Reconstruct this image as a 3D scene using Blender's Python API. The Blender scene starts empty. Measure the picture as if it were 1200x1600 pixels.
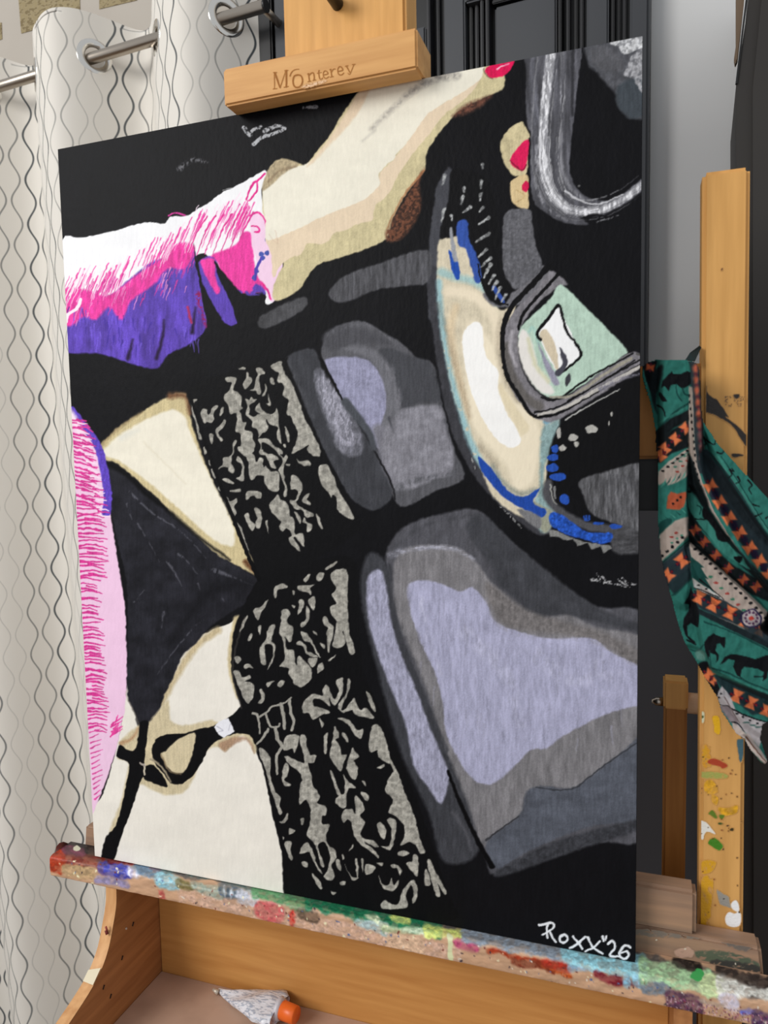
import bpy, bmesh, math, random
import numpy as np
from mathutils import Vector, Matrix
S = bpy.context.scene; COL = S.collection
# ---------------- camera, light, exposure ----------------
CAMR = np.array([[0.944958699497433, 0.3266122342062909, -0.019429480458219666], [0.007402164497369484, -0.08070825253849821, -0.9967102818436934], [-0.3271058914248645, 0.9417062314962863, -0.07868360284193766]])
CAMC = np.array([0.6086510287759543, -0.6763952735010713, 1.420225055969877]); FPX = 1144.2385
cam = bpy.data.objects.new('camera', bpy.data.cameras.new('camera')); COL.objects.link(cam)
cam.data.sensor_fit = 'VERTICAL'; cam.data.sensor_height = 36; cam.data.lens = FPX/1600*36; cam.data.clip_start = .01
_m = np.eye(4); _m[:3, 0] = CAMR[0]; _m[:3, 1] = -CAMR[1]; _m[:3, 2] = -CAMR[2]; _m[:3, 3] = CAMC
cam.matrix_world = Matrix(_m.tolist()); S.camera = cam
cam.data.dof.use_dof = True; cam.data.dof.focus_distance = .9; cam.data.dof.aperture_fstop = 9
wd = bpy.data.worlds.new('world'); S.world = wd; wd.use_nodes = True
wd.node_tree.nodes['Background'].inputs[0].default_value = (.93, .96, 1, 1); wd.node_tree.nodes['Background'].inputs[1].default_value = .66
def area(name, loc, target, sx, sy, power, col):
    l = bpy.data.lights.new(name, 'AREA'); l.shape = 'RECTANGLE'; l.size = sx; l.size_y = sy; l.energy = power; l.color = col
    o = bpy.data.objects.new(name, l); COL.objects.link(o); o.location = loc
    o.rotation_euler = (Vector(target)-Vector(loc)).to_track_quat('-Z', 'Y').to_euler(); return o
area('window_daylight', (-1.5, -2.3, 2.7), (.3, .2, 1.35), 1.6, 1.3, 70, (1, .98, .95))
S.view_settings.view_transform = 'Standard'; S.view_settings.look = 'None'; S.view_settings.gamma = 1; S.view_settings.use_curve_mapping = False
S.view_settings.exposure = 0.0
# ---- brushwork rasteriser: colours for the vertices of painted / printed surfaces ----
CROPS = dict(A=(80,150,3),B=(400,80,3),C=(620,80,3),D=(650,440,3.3333),E=(280,500,2.5),F=(90,600,3.2),G=(120,1000,3.3333),
 H=(350,860,2.7595),I=(540,780,2.5532),J=(820,1417,6.3158),M=(650,0,2.1818),P=(0,0,1),Q=(400,80,6),
 l1=(290,560,8),l2=(400,560,7.5),l3=(320,700,9.41),l4=(420,700,8),l5=(355,870,5.854),l6=(355,990,5.854),l7=(390,1080,5.714),l8=(420,1220,4.2857),
 k1=(1000,540,6),k2=(1000,720,6),k3=(1000,900,6),k4=(1080,1080,10),R=(900,1000,3.5556))

def lin(c):
    c = np.asarray(c, float)/255.
    return np.where(c <= .04045, c/12.92, ((c+.055)/1.055)**2.4)

def pts_of(crop, s):
    a = np.array([[float(v) for v in q.split(',')] for q in s.split()]) if isinstance(s, str) else np.array(s, float)
    ox, oy, k = CROPS[crop]
    return np.c_[ox+a[:, 0]/k, oy+a[:, 1]/k]

def smooth(p, closed=True, n=4):
    N = len(p)
    if N < 3: return p
    out = []
    for i in range(N if closed else N-1):
        if closed: a, b, c, d = p[(i-1) % N], p[i], p[(i+1) % N], p[(i+2) % N]
        else: a, b, c, d = p[max(i-1, 0)], p[i], p[i+1], p[min(i+2, N-1)]
        for t in np.arange(n)/n:
            out.append(.5*((2*b)+(-a+c)*t+(2*a-5*b+4*c-d)*t*t+(-a+3*b-3*c+d)*t**3))
    if not closed: out.append(p[-1])
    return np.array(out)

_RG = np.random.RandomState(7)
_TB = _RG.rand(256, 256)
def vnoise(x, y):
    xi = np.floor(x).astype(int); yi = np.floor(y).astype(int); fx = x-xi; fy = y-yi
    fx = fx*fx*(3-2*fx); fy = fy*fy*(3-2*fy)
    g = lambda a, b: _TB[a & 255, b & 255]
    return (g(xi, yi)*(1-fx)+g(xi+1, yi)*fx)*(1-fy)+(g(xi, yi+1)*(1-fx)+g(xi+1, yi+1)*fx)*fy
def fbm(x, y): return (vnoise(x, y)+.5*vnoise(2.1*x+9, 2.1*y+5)+.25*vnoise(4.3*x+31, 4.3*y+17))/1.75

class Paint:
    def __init__(s, px, py, base, wob=.9):
        s.x = px.ravel()+wob*(vnoise(px.ravel()/5, py.ravel()/5)-.5)*2; s.y = py.ravel()+wob*(vnoise(px.ravel()/5+70, py.ravel()/5+40)-.5)*2
        s.c = np.tile(np.array(base, float), (s.x.size, 1)); s.a = np.zeros(s.x.size)
        s.ok = np.argsort(s.y, kind='stable'); s.ys = s.y[s.ok]
    def sel(s, lo, hi):
        i0, i1 = np.searchsorted(s.ys, [lo[1], hi[1]])
        k = s.ok[i0:i1]
        return k[(s.x[k] > lo[0]) & (s.x[k] < hi[0])]
    def put(s, k, al, col, tex):
        x, y = s.x[k], s.y[k]; col = np.array(col, float)[None, :]
        if tex:
            kind, fx, fy, am = tex[:4]
            n = fbm(x*fx, y*fy)
            if kind == 'b': col = col*(1+am*(n-.5)[:, None]*2)
            elif kind == 'd': al = al*np.clip((n-am)*6+.5, 0, 1)
            elif kind == 'db':
                col = col*(1+.25*(fbm(x*fx*2, y*fy*2)-.5)[:, None]*2); al = al*(1-am*np.clip((.55-n)*7, 0, 1))
        s.c[k] = s.c[k]*(1-al[:, None])+col*al[:, None]
        s.a[k] = np.maximum(s.a[k], al)
    def poly(s, crop, pts, col, soft=1.2, a=1., sm=True, tex=None):
        p = pts_of(crop, pts)
        if sm: p = smooth(p)
        k = s.sel(p.min(0)-soft, p.max(0)+soft)
        if not k.size: return
        x, y = s.x[k], s.y[k]; ins = np.zeros(k.size, bool); d2 = np.full(k.size, 1e9)
        for (x0, y0), (x1, y1) in zip(p, np.roll(p, -1, 0)):
            if y0 != y1:
                m = (y0 > y) != (y1 > y)
                ins ^= m & (x < (x1-x0)*(y-y0)/(y1-y0)+x0)
            dx, dy = x1-x0, y1-y0; L = dx*dx+dy*dy
            if L < 1e-9: continue
            t = np.clip(((x-x0)*dx+(y-y0)*dy)/L, 0, 1)
            d2 = np.minimum(d2, (x-x0-t*dx)**2+(y-y0-t*dy)**2)
        d = np.sqrt(d2); d = np.where(ins, d, -d)
        al = np.clip(.5+d/soft, 0, 1)*a; m = al > 0
        s.put(k[m], al[m], col, tex)
    def stroke(s, crop, pts, col, w=2., w1=None, soft=1., a=1., sm=True, tex=None):
        q = pts_of(crop, pts); kk = CROPS[crop][2]; w = w/kk/2; w1 = w if w1 is None else w1/kk/2
        if sm: q = smooth(q, False)
        W = max(w, w1)+soft
        k = s.sel(q.min(0)-W, q.max(0)+W)
        if not k.size: return
        x, y = s.x[k], s.y[k]; best = np.full(k.size, -1e9); n = len(q)-1
        for i in range(n):
            (x0, y0), (x1, y1) = q[i], q[i+1]; dx, dy = x1-x0, y1-y0; L = dx*dx+dy*dy+1e-9
            t = np.clip(((x-x0)*dx+(y-y0)*dy)/L, 0, 1)
            best = np.maximum(best, w+(w1-w)*(i+t)/n-np.hypot(x-x0-t*dx, y-y0-t*dy))
        al = np.clip(.5+best/soft, 0, 1)*a; m = al > 0
        s.put(k[m], al[m], col, tex)
    def dot(s, crop, cx, cy, rx, ry, col, soft=1., a=1.):
        t = np.arange(9)*np.pi/4.5; q = .84+.3*np.random.RandomState(int(cx*7+cy*3) % 99991).rand(9)
        s.poly(crop, np.c_[cx+rx*q*np.cos(t), cy+ry*q*np.sin(t)], col, soft, a)

def paint_picture(px, py):
    P = Paint(px, py, (17,17,20)); po, st, dt = P.poly, P.stroke, P.dot; rg = random.Random(3)
    P.c *= (1+.25*(fbm(P.x/30, P.y/60)-.5))[:, None]
    CR, PE, TN, W = (238,233,216), (230,210,182), (205,193,152), (244,244,246)
    MG, PU, PL = (234,66,160), (94,70,176), (245,204,232)
    # sleeve of fur
    po('A','45,690 150,665 300,630 440,592 530,598 560,565 620,565 680,535 760,485 805,450 860,425 960,370 1005,350 1010,400 985,440 990,500 1015,600 1040,720 1085,790 1060,900 1045,960 1003,972 990,900 780,800 690,740 500,900 300,1000 40,1100',W)
    po('P','96,470 130,468 170,462 200,438 235,410 262,402 300,388 310,430 318,470 322,512 300,535 262,555 245,576 205,568 180,560 150,552 96,545',PU,3,tex=('b',.08,.03,.25))
    po('P','96,455 130,452 165,462 190,448 215,428 250,405 280,380 303,384 300,402 288,420 262,420 240,445 205,470 190,500 170,480 150,500 130,495 110,510 96,500',MG,4,tex=('b',.2,.05,.15))
    po('A','700,790 760,740 820,720 870,690 900,640 940,650 950,760 960,830 1000,880 1005,910 940,925 890,920 850,875 800,820 765,770',MG,3)
    po('A','690,780 760,755 800,850 842,940 878,1040 850,1078 815,1065 760,980 712,880',PU,2)
    po('A','700,770 760,760 768,800 772,860 792,910 775,930 745,880 715,820',MG,3)
    po('A','800,830 860,900 920,915 960,880 1000,905 1000,935 930,935 870,925',PU,3,tex=('d',.1,.1,.35))
    po('A','930,570 970,545 1000,570 1020,650 1040,720 1085,790 1060,900 1045,960 1020,950 1000,880 970,850 960,760 940,700 935,620',(243,208,232),2)
    for q in ('930,560 965,545 990,560 1010,610 1020,680','990,880 1015,910 1030,950','915,485 935,430 960,400 965,440 930,490','940,610 970,615 975,635 955,635','965,400 1000,365'): st('A',q,(225,45,140),9)
    for x,y in ((1013,672),(985,740),(1010,735),(990,760),(962,815),(950,850)): dt('A',x,y,11,12,(72,88,170))
    st('A','985,760 965,800 955,860',(80,70,175),14)
    st('A','550,560 580,548 625,560',(205,60,150),8)
    band = [(98,462),(130,452),(165,448),(200,425),(235,400),(265,392),(295,365),(330,360),(355,345),(385,350)]
    for i in range(230):   # slanting fur strokes, dark on white then pale on magenta
        t = rg.random()*8.99; k = int(t); f = t-k
        x = band[k][0]*(1-f)+band[k+1][0]*f; y = band[k][1]*(1-f)+band[k+1][1]*f
        y += rg.uniform(-16,14); L = rg.uniform(12,30)*(1 if x < 290 else 1.45); c = MG if rg.random() < .55 else (248,228,240)
        if x > 395: continue
        st('P',[(x+L*.36,y-L*.8),(x,y),(x-L*.16,y+L*.45)],c,rg.uniform(1,2.6),.8,a=.9)
    for x0 in (300,313,325,338,350,362,372): st('P',[(x0+24,330+(385-x0)*.1),(x0+8,362),(x0-6,398)],(226,60,150),3,1.2)
    for i in range(110):
        x = rg.uniform(100,300); y = 482+rg.uniform(-12,34)-(x-100)*.3; L = rg.uniform(8,22)
        st('P',[(x+L*.35,y-L),(x,y)],(rg.choice([(214,62,155),(214,62,155),(240,150,205)])),rg.uniform(1.2,2.6),.8,a=.8)
    for i in range(50):
        x = rg.uniform(100,310); y = 545-abs(x-245)*.15-rg.uniform(0,50); st('P',[(x,y),(x+rg.uniform(-6,4),y+rg.uniform(8,24))],(66,48,150) if rg.random()<.6 else (120,95,215),rg.uniform(1.5,4),1,a=.6)
    for q in ('245,560 255,520 256,500','200,560 208,530','300,520 305,480'): st('P',q,(40,26,60),6,2,soft=4)
    st('A','690,930 700,1000 725,1080',(150,30,90),26,10,soft=5,tex=('d',.3,.3,.45)); st('A','640,990 655,1060',(190,50,90),10,soft=3)
    po('A','666,690 674,740 692,800 704,870 744,955 800,1050 845,1085 840,1130 700,1130 732,1085 714,990 694,870 676,790',(17,17,20),1.5)
    po('A','765,770 800,820 850,880 890,925 940,940 1000,930 1002,972 1000,1010 900,1080 870,1060 850,990 820,920 785,850',(17,17,20),1.5)
    st('P','126,468 120,482 104,492',(250,235,245),5); st('P','104,492 103,502',(250,235,245),6)
    # grey touches on the black
    for q in ('905,150 930,185 945,160 985,145','950,225 985,195 1030,180 1095,155','1000,165 1060,140 1095,150'): st('A',q,(178,180,184),20,12,tex=('d',.35,.35,.36))
    st('B','225,265 285,260',(140,140,145),16,tex=('d',.3,.3,.45)); st('A','600,340 660,300 730,310',(96,96,100),26,10,soft=4,tex=('d',.5,.3,.5))
    st('A','805,440 850,430',(150,150,150),4)
    # forearm and hand
    po('B','30,640 55,560 90,515 140,505 200,525 235,530 290,460 350,390 400,300 450,230 500,165 560,80 800,0 1060,-30 1085,60 1160,100 1160,170 1100,205 1000,250 930,300 870,370 820,440 795,500 790,560 740,620 690,690 640,790 610,880 520,925 420,960 330,985 280,1010 240,1060 210,1110 150,1150 90,1170 80,1120 100,1050 130,990 60,900 50,800 30,740',TN,2,tex=('b',.15,.15,.05))
    po('B','50,860 200,800 350,740 450,690 540,650 570,600 590,560 650,500 740,380 800,290 870,250 930,210 1000,150 1040,110 1060,115 1020,180 960,240 880,300 820,380 760,450 700,530 660,590 640,640 600,690 560,720 552,760 540,795 470,812 420,840 370,850 340,890 300,905 240,900 210,950 160,970 110,1010 80,1060 70,950',PE,1.6)
    po('B','30,650 80,590 150,550 235,530 300,470 370,390 430,290 490,200 545,130 600,60 900,0 1060,-10 1060,115 1000,170 930,215 870,250 800,300 740,385 690,450 655,485 650,500 600,545 575,580 580,620 560,650 500,700 400,740 300,780 200,830 55,885 45,800',CR,1.6,tex=('b',.05,.08,.02))
    po('B','240,535 350,400 420,290 500,165 560,110 500,250 440,340 350,435 270,520',PE,4)
    po('B','28,645 55,560 90,515 140,505 205,530 150,560 100,600 45,650',(176,160,130),3,tex=('b',.3,.3,.15)); st('B','60,610 110,560 190,540',(140,120,95),10,soft=3,a=.7)
    st('B','940,110 830,130 730,190 640,270 540,365',(146,141,136),40,8,soft=9,a=.75,tex=('db',.2,.2,.5)); st('B','500,420 560,370',(190,185,175),12,soft=4,a=.5)
    st('B','90,840 100,900 60,860',(200,170,150),6,a=.3)
    po('B','790,545 760,590 700,690 640,790 608,850 615,890 680,880 740,810 770,740 772,680 765,620',(110,70,52),5,tex=('db',.3,.3,.5)); st('B','785,560 690,680 612,830',(165,105,70),8,3,soft=3)
    po('B','1110,205 1060,220 980,250 920,305 985,295 1060,255',(105,68,55),6,tex=('db',.3,.3,.4))
    po('B','1075,85 1110,60 1205,38 1200,75 1170,110 1110,125 1085,112',(216,22,82)); st('B','1130,85 1150,72 1185,62',(250,200,220),7,3)
    st('B','1066,80 1080,112 1110,130',(60,40,40),5,a=.6)
    po('C','485,430 520,370 580,330 600,350 625,400 615,420 610,570 560,585 520,555 495,500',(202,189,150),1.5,tex=('b',.2,.2,.1)); po('C','530,510 615,412 608,530 585,560',(220,30,88)); st('C','530,512 585,558 608,530',(110,20,45),6,a=.8)
    po('C','530,640 545,600 610,580 615,650 615,735 570,730 540,700',(216,192,146),1.5); dt('C',603,635,16,26,(210,28,80)); st('C','560,650 600,680 560,705',(180,150,100),5,a=.6)
    # dark horn with white streak
    po('C','612,-40 850,-60 848,150 820,400 810,540 830,620 870,670 930,695 1000,700 1070,660 1160,590 1160,640 1080,710 1000,750 960,770 900,765 850,775 900,812 820,810 760,795 690,750 640,700 625,560 635,430 630,390 610,330 605,200 608,100',(82,82,88),2,tex=('b',.16,.02,.35))
    st('C','650,-20 640,150 655,330',(112,113,122),40,30,soft=4,a=.7,tex=('db',.3,.03,.6)); st('C','780,-40 775,300 765,480 800,620 880,700',(132,132,138),26,16,soft=4,tex=('db',.3,.02,.8)); st('C','825,-40 822,300',(50,50,54),14,soft=3)
    st('C','660,450 648,600 700,730 800,795',(128,128,134),28,8,soft=3,tex=('db',.3,.1,.9))
    st('C','728,-40 700,200 685,400 690,560 735,680 820,748 950,745 1070,690 1160,615',(224,224,228),44,30,soft=3,tex=('db',.3,.06,.5)); st('C','690,520 720,660 800,740',(236,236,240),60,34,soft=5,tex=('db',.2,.1,.7))
    pth = np.array([[728,-40],[700,200],[685,400],[690,560],[735,680],[820,748],[950,745],[1070,690],[1160,615]], float)
    for i in range(34):
        o = rg.uniform(-62,95); nrm = np.gradient(pth, axis=0); nrm = np.c_[-nrm[:,1], nrm[:,0]]/np.hypot(*nrm.T)[:,None]; q = pth-nrm*o*np.linspace(1,.45,9)[:,None]; g_ = rg.choice([60,75,110,140,170,200,44]); k0 = rg.randint(0,3); k1 = rg.randint(5,8)
        st('C', q[k0:k1+1], (g_,g_,g_+4), rg.uniform(3,9), 2, soft=1.2, a=.6, tex=('d',.3,.05,.35))
    st('C','790,655 860,700 950,715 1060,670',(200,200,204),10,4); st('C','880,780 930,768 1000,775',(17,17,20),14,6); st('C','940,800 1040,770',(120,120,124),8,3,tex=('d',.3,.3,.4)); dt('C',852,632,5,5,(110,110,110))
    po('C','900,-60 1200,-100 1200,280 1110,315 1060,290 1030,230 1020,190 970,140 930,90 900,60',(80,81,86),5,tex=('b',.1,.1,.3)); po('C','1050,150 1200,120 1200,280 1110,315 1060,290 1030,230',(66,72,78),5)
    po('M','660,145 690,120 800,60 830,130 740,175 710,185 690,160',(200,201,203),1.5,tex=('db',.2,.2,.5)); po('M','745,180 800,170 810,350 760,300 740,268 710,255 725,210',(160,160,164),1.5,tex=('db',.2,.2,.6)); po('M','600,165 650,160 700,200 700,240 640,240 600,210',(92,92,96),6,a=.6)
    # ---- skirt brim / boot in white and blue
    po('C','185,640 240,545 262,580 255,660 235,760 205,880 195,1000 200,1100 210,1250 150,1250 150,1000 155,850 175,720',(70,71,77),3)
    po('D','60,-60 118,-60 125,150 160,300 200,480 240,640 290,790 350,930 430,1060 540,1160 640,1250 720,1300 640,1320 560,1270 430,1160 330,1050 260,940 200,820 150,650 105,400 80,200 60,60',(60,60,65),3,tex=('b',.2,.1,.12))
    for a,b in (((290,920),(310,980)),((440,1170),(550,1285)),((480,1200),(540,1270))): st('D',[a,b],(150,150,150),7,3,tex=('d',.4,.4,.5))
    po('P','686,375 705,372 722,368 735,385 745,413 755,445 766,467 782,484 800,478 806,479 800,497 785,524 783,560 800,608 828,647 850,654 872,650 869,680 858,705 854,740 852,775 860,815 855,830 830,815 800,800 770,775 752,735 735,700 718,650 704,600 694,550 688,510 684,460 683,420',(214,203,178),3,tex=('b',.12,.12,.06))
    st('P','690,425 712,433 740,440 760,455 775,475',(150,192,196),14,8,soft=7,a=.75); st('P','686,440 690,500 702,570 716,628 735,690 755,728 776,750',(140,188,200),8,12,soft=6,a=.8,tex=('d',.1,.1,.2))
    st('P','700,455 740,462 772,492 778,540',(240,226,200),16,soft=8,a=.8); st('P','712,480 704,520 716,590 735,650',(222,200,165),12,soft=8,a=.7)
    po('D','430,540 450,535 500,600 600,700 645,770 640,900 610,1040 540,1085 500,1050 470,960 420,900 300,760 270,600 250,400 240,300 300,200 400,330 460,480',(240,228,202),8)
    po('D','240,290 265,240 310,210 345,240 355,350 380,410 430,470 430,560 470,680 520,760 545,820 540,845 500,868 440,840 380,770 330,680 290,580 265,480 250,400',(250,249,246),1.6)
    po('D','430,545 450,535 480,590 540,680 590,760 560,800 540,790 490,700 445,610',(224,210,176),4,a=.7)
    po('D','655,770 700,740 745,720 738,820 700,890 672,960 665,1050 690,1150 730,1200 690,1300 640,1290 618,1160 640,1080 645,950',(140,166,166),5,tex=('b',.2,.2,.15)); po('D','600,1150 680,1180 720,1210 690,1300 650,1290',(150,152,134),4)
    st('D','680,730 740,700 820,655',(120,160,178),34,14,soft=4)
    st('D','400,960 450,1040 540,1105 620,1085',(120,130,125),22,soft=8,a=.7)
    po('D','325,910 400,980 470,1080 560,1122 645,1075 610,1150 675,1190 655,1228 560,1185 470,1135 400,1065 340,985',(34,72,160),1.6)
    po('D','530,1185 600,1200 650,1230 640,1290 560,1230',(120,120,122),3)
    po('D','690,900 740,760 800,700 1000,600 1200,480 1200,980 950,1000 850,1040 870,1110 900,1200 960,1240 860,1230 800,1150 740,1100 700,1030 720,960',(15,15,17),4)
    st('D','690,1050 680,1110 740,1190 860,1260 960,1285 1180,1290',(80,80,84),40,46,soft=5); po('D','1000,1300 1240,1260 1240,1390 1090,1420 1030,1405 1010,1350',(74,74,77),5,tex=('b',.1,.3,.3))
    for x,y,a,b in ((725,870,20,20),(712,915,30,18),(710,970,34,24),(740,1018,42,22),(775,1135,26,28),(890,1230,20,16),(1040,1275,36,14),(950,1260,30,8)): dt('D',x,y,a,b,(38,78,168))
    po('D','700,1205 760,1215 830,1265 880,1300 950,1310 1020,1310 1010,1355 950,1365 870,1340 790,1320 700,1265',(38,82,178),2,tex=('b',.3,.3,.4))
    po('D','690,1290 740,1300 790,1325 870,1355 1010,1375 1020,1390 975,1415 960,1378 915,1398 895,1362 840,1378 820,1340 785,1350 740,1330 700,1330',(128,128,126),1.5,sm=False)
    for i in range(5): st('D',[(805+i*22,1120+i*12),(830+i*18,1160+i*10),(850+i*16,1215+i*8)],(17,17,20),8,4)
    st('D','700,1060 712,1130 735,1160',(150,150,146),10,4); st('D','720,1070 725,1130',(120,120,120),14,6)
    po('D','850,1040 950,1000 1240,955 1240,1290 1080,1270 950,1230 900,1190 870,1110',(92,92,95),3,tex=('b',.35,.05,.45))
    for i in range(12): st('D',[(960+i*18,1000+rg.random()*40),(965+i*18,1200+rg.random()*50)],(60,60,64),6,2,a=.6,soft=2)
    for x,y,a,b in ((745,790,11,30),(762,867,18,14),(915,768,32,22),(820,812,26,18),(835,845,12,15),(1018,688,6,12),(1006,738,4,12)): dt('D',x,y,a,b,(176,174,168))
    for q in ('440,200 430,330 450,470 530,620','118,120 175,320 225,520 275,700','330,860 420,960'): st('D',q,(120,108,92),10,14,soft=12,a=.45)
    # buckle band
    po('D','690,-60 790,10 740,30 640,110 560,210 530,300 540,420 590,530 640,580 690,610 800,590 1100,375 1190,410 1170,450 760,710 650,720 600,690 520,600 460,470 445,330 470,220 540,120 620,30',(126,123,128),2.5,tex=('b',.15,.15,.15))
    po('D','420,130 540,120 640,20 690,-60 640,-80 560,10 470,70 350,60 380,110',(112,111,116),3)
    st('D','470,330 490,460 560,590 640,650',(92,88,84),34,50,soft=6,a=.8); st('D','500,260 490,340 520,440',(178,174,180),18,soft=4,a=.8)
    po('D','540,250 600,180 700,90 740,20 790,40 900,150 1000,250 1095,352 1060,400 820,570 740,602 690,600 620,550 560,440 535,330',(182,207,190),2,tex=('b',.1,.12,.06))
    po('D','530,330 552,250 600,300 640,450 720,575 650,575 590,510 550,430',(232,228,222),4); st('D','585,300 620,430 690,520',(216,214,186),22,soft=5); st('D','590,260 610,240 640,330',(160,200,190),12,soft=5)
    po('D','635,320 680,400 745,520 715,535 675,450',(150,148,166),3)
    po('D','640,262 745,125 785,222 825,300 858,355 850,392 742,478 690,400 650,310',(248,248,248),1,sm=False); po('D','645,270 680,250 730,340 742,440 735,460 700,400 665,330',(212,198,172),2)
    st('D','648,300 632,265 690,190 742,122 762,180 785,262 822,305',(15,15,17),17,13); st('D','828,315 858,365 845,405 745,482',(15,15,17),16,12)
    po('D','748,340 790,405 782,440 750,492 722,476 762,432 755,390',(70,70,80),1.5); po('D','785,490 800,478 808,510 785,545 775,520',(60,60,66),1.5)
    st('D','760,-60 640,70 560,165 532,250',(15,15,17),18,14); st('D','690,-80 600,20 500,130 460,220 450,320 470,480 540,600 600,690 680,700 800,655 1190,420',(15,15,17),30,15); st('D','655,605 740,612 900,500 1130,375',(15,15,17),12,10); st('D','620,680 750,650 950,530 1180,400',(15,15,17),10,8); st('D','640,692 760,662 950,560 1190,430',(190,186,180),14,18); st('D','700,600 820,590 1000,470 1120,400',(160,155,140),12,16,a=.9); st('D','790,620 900,560 1140,410',(15,15,17),8,7)
    st('D','780,718 860,670 1060,560',(180,180,176),9,4); st('D','960,560 1060,510 1160,480',(130,128,140),20,10,soft=4,tex=('db',.2,.3,.7)); st('D','1150,380 1175,385 1190,410',(80,78,74),8)
    # bottle shape, blue drips and light ticks
    po('C','495,950 500,790 520,750 560,738 625,745 635,800 650,900 682,1010 640,1060 570,1112 530,1100 505,1060',(98,98,103),2,tex=('b',.3,.3,.22))
    po('C','255,560 330,560 420,600 470,760 480,900 500,1040 540,1110 500,1190 430,1160 390,1060 340,900 280,800 250,840 215,880 200,850 240,700',(15,15,17),3)
    po('C','285,800 330,795 338,880 372,950 397,1040 395,1080 370,1085 350,1020 325,930 290,910 280,860',(52,82,160),2); po('C','245,930 270,960 290,1000 295,1060 275,1067 252,1000',(34,76,168),2); st('C','252,830 262,900 275,975',(150,152,158),12,24,soft=2); st('C','455,1110 490,1160 500,1180',(50,80,160),24,14)
    for q in '225,580 215,625;315,640 315,660;310,680 300,715;345,730 310,755;400,530 402,550;397,610 395,640;395,670 390,700;405,735 390,750;432,780 385,810;430,855 370,895;420,930 385,965;440,970 395,1010;425,1025 410,1060;455,1050 430,1090;470,1080 445,1120;485,1110 462,1160;510,1140 490,1175;222,740 210,800;255,770 258,790;440,1000 420,1040'.split(';'): st('C',q,(168,170,170),16,8,tex=('db',.3,.3,.4),soft=1.5)
    st('C','380,1000 400,1090 440,1160 520,1190',(15,15,17),8)
    # ---- grey boots
    po('B','340,1130 390,1070 470,1030 560,1000 805,930 805,1080 700,1100 560,1120 440,1170 370,1175',(80,80,84),3,tex=('b',.3,.05,.3)); po('A','968,1065 1000,1020 1180,940 1192,990 1100,1050 1000,1090',(76,76,79),3,tex=('b',.1,.1,.2))
    po('E','400,170 450,125 520,112 545,150 560,200 600,270 640,320 700,400 760,490 800,560 828,640 825,700 760,745 700,720 660,680 600,580 540,460 480,330 420,220',(62,63,68),3,tex=('b',.1,.05,.12))
    po('E','525,215 555,190 600,260 650,320 700,400 718,500 680,535 620,505 590,430 550,330',(120,120,130),5,tex=('db',.2,.1,.4)); po('E','540,225 580,230 640,330 685,440 680,490 630,480 590,390 555,310',(158,157,170),4,tex=('db',.35,.15,.7))
    po('E','555,110 580,50 640,15 720,5 800,50 870,90 930,150 990,170 1010,260 1050,420 1080,520 1112,620 1000,670 880,730 835,690 825,620 780,510 720,420 640,310 590,200 560,150',(88,88,93),3,tex=('b',.08,.05,.12))
    po('E','780,130 820,110 930,150 985,172 1018,310 940,325 860,345 830,250',(70,71,76),5); po('E','560,60 640,20 760,50 830,100 700,90 590,120',(74,74,79),6,a=.8); po('E','640,110 760,115 830,200 860,330 820,420 780,430 790,250 740,150',(108,108,114),6)
    po('E','568,160 620,145 720,150 770,190 800,260 808,340 785,420 782,505 740,450 690,370 640,310 600,230',(150,150,176),3,tex=('b',.15,.2,.1)); st('E','780,430 810,560 850,650',(122,121,130),50,30,soft=8)
    po('E','870,350 950,335 1022,340 1045,420 1072,520 1065,600 1000,620 940,650 850,665 830,620 790,520 800,430 850,380',(132,131,139),5,tex=('b',.12,.12,.14)); st('E','820,380 835,440',(70,70,76),10,4,soft=4)
    st('E','553,150 600,240 638,312',(12,12,14),11,8); st('E','650,320 740,470 830,640 842,702',(30,30,33),9,8); st('E','650,320 740,440 760,500',(75,78,84),34,20,soft=4)
    po('I','170,190 220,120 300,80 400,55 520,40 600,110 720,220 850,330 1000,430 1230,515 1230,1300 1000,1370 800,1440 600,1500 560,1440 520,1340 450,1190 400,1060 330,900 240,700 200,520 180,350 160,250',(82,82,88),4,tex=('b',.08,.05,.15))
    po('I','480,110 540,55 620,130 760,250 1000,430 1230,515 1230,545 960,480 820,470 750,475 680,400 600,330 590,280 520,190',(64,65,70),6,tex=('b',.06,.06,.15))
    po('I','200,240 260,190 430,190 520,250 580,330 680,420 750,482 880,462 1000,510 1230,585 1230,925 1060,1040 980,1110 900,1155 780,1145 720,1190 700,1260 600,1330 545,1385 480,1240 430,1100 380,950 330,780 260,600 200,450 190,320',(124,122,125),5,tex=('b',.12,.04,.14))
    st('I','180,225 260,200 420,195 510,240',(156,156,168),24,10,soft=5,tex=('db',.1,.3,.7)); po('I','560,330 720,440 880,490 1050,540 1230,650 1230,730 1050,600 900,545 700,520 600,470',(116,112,112),8,tex=('b',.2,.2,.2))
    po('I','250,340 330,325 400,345 460,370 505,350 560,410 600,490 700,530 820,555 980,555 1060,610 1230,705 1230,800 1060,850 950,900 860,950 800,995 740,1000 680,1060 600,1130 540,1135 490,1100 440,1020 400,930 385,800 350,680 290,550 255,430',(168,168,194),3,tex=('b',.14,.04,.10))
    for i in range(70):
        x = rg.uniform(280,1100); y = rg.uniform(380,1000); st('I',[(x,y),(x+rg.uniform(-8,8),y+rg.uniform(25,80))],(140,139,156) if rg.random()<.5 else (186,186,210),rg.uniform(4,12),3,a=.35,soft=2) if 560<y+x*.0<960 or x<480 else None
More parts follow.
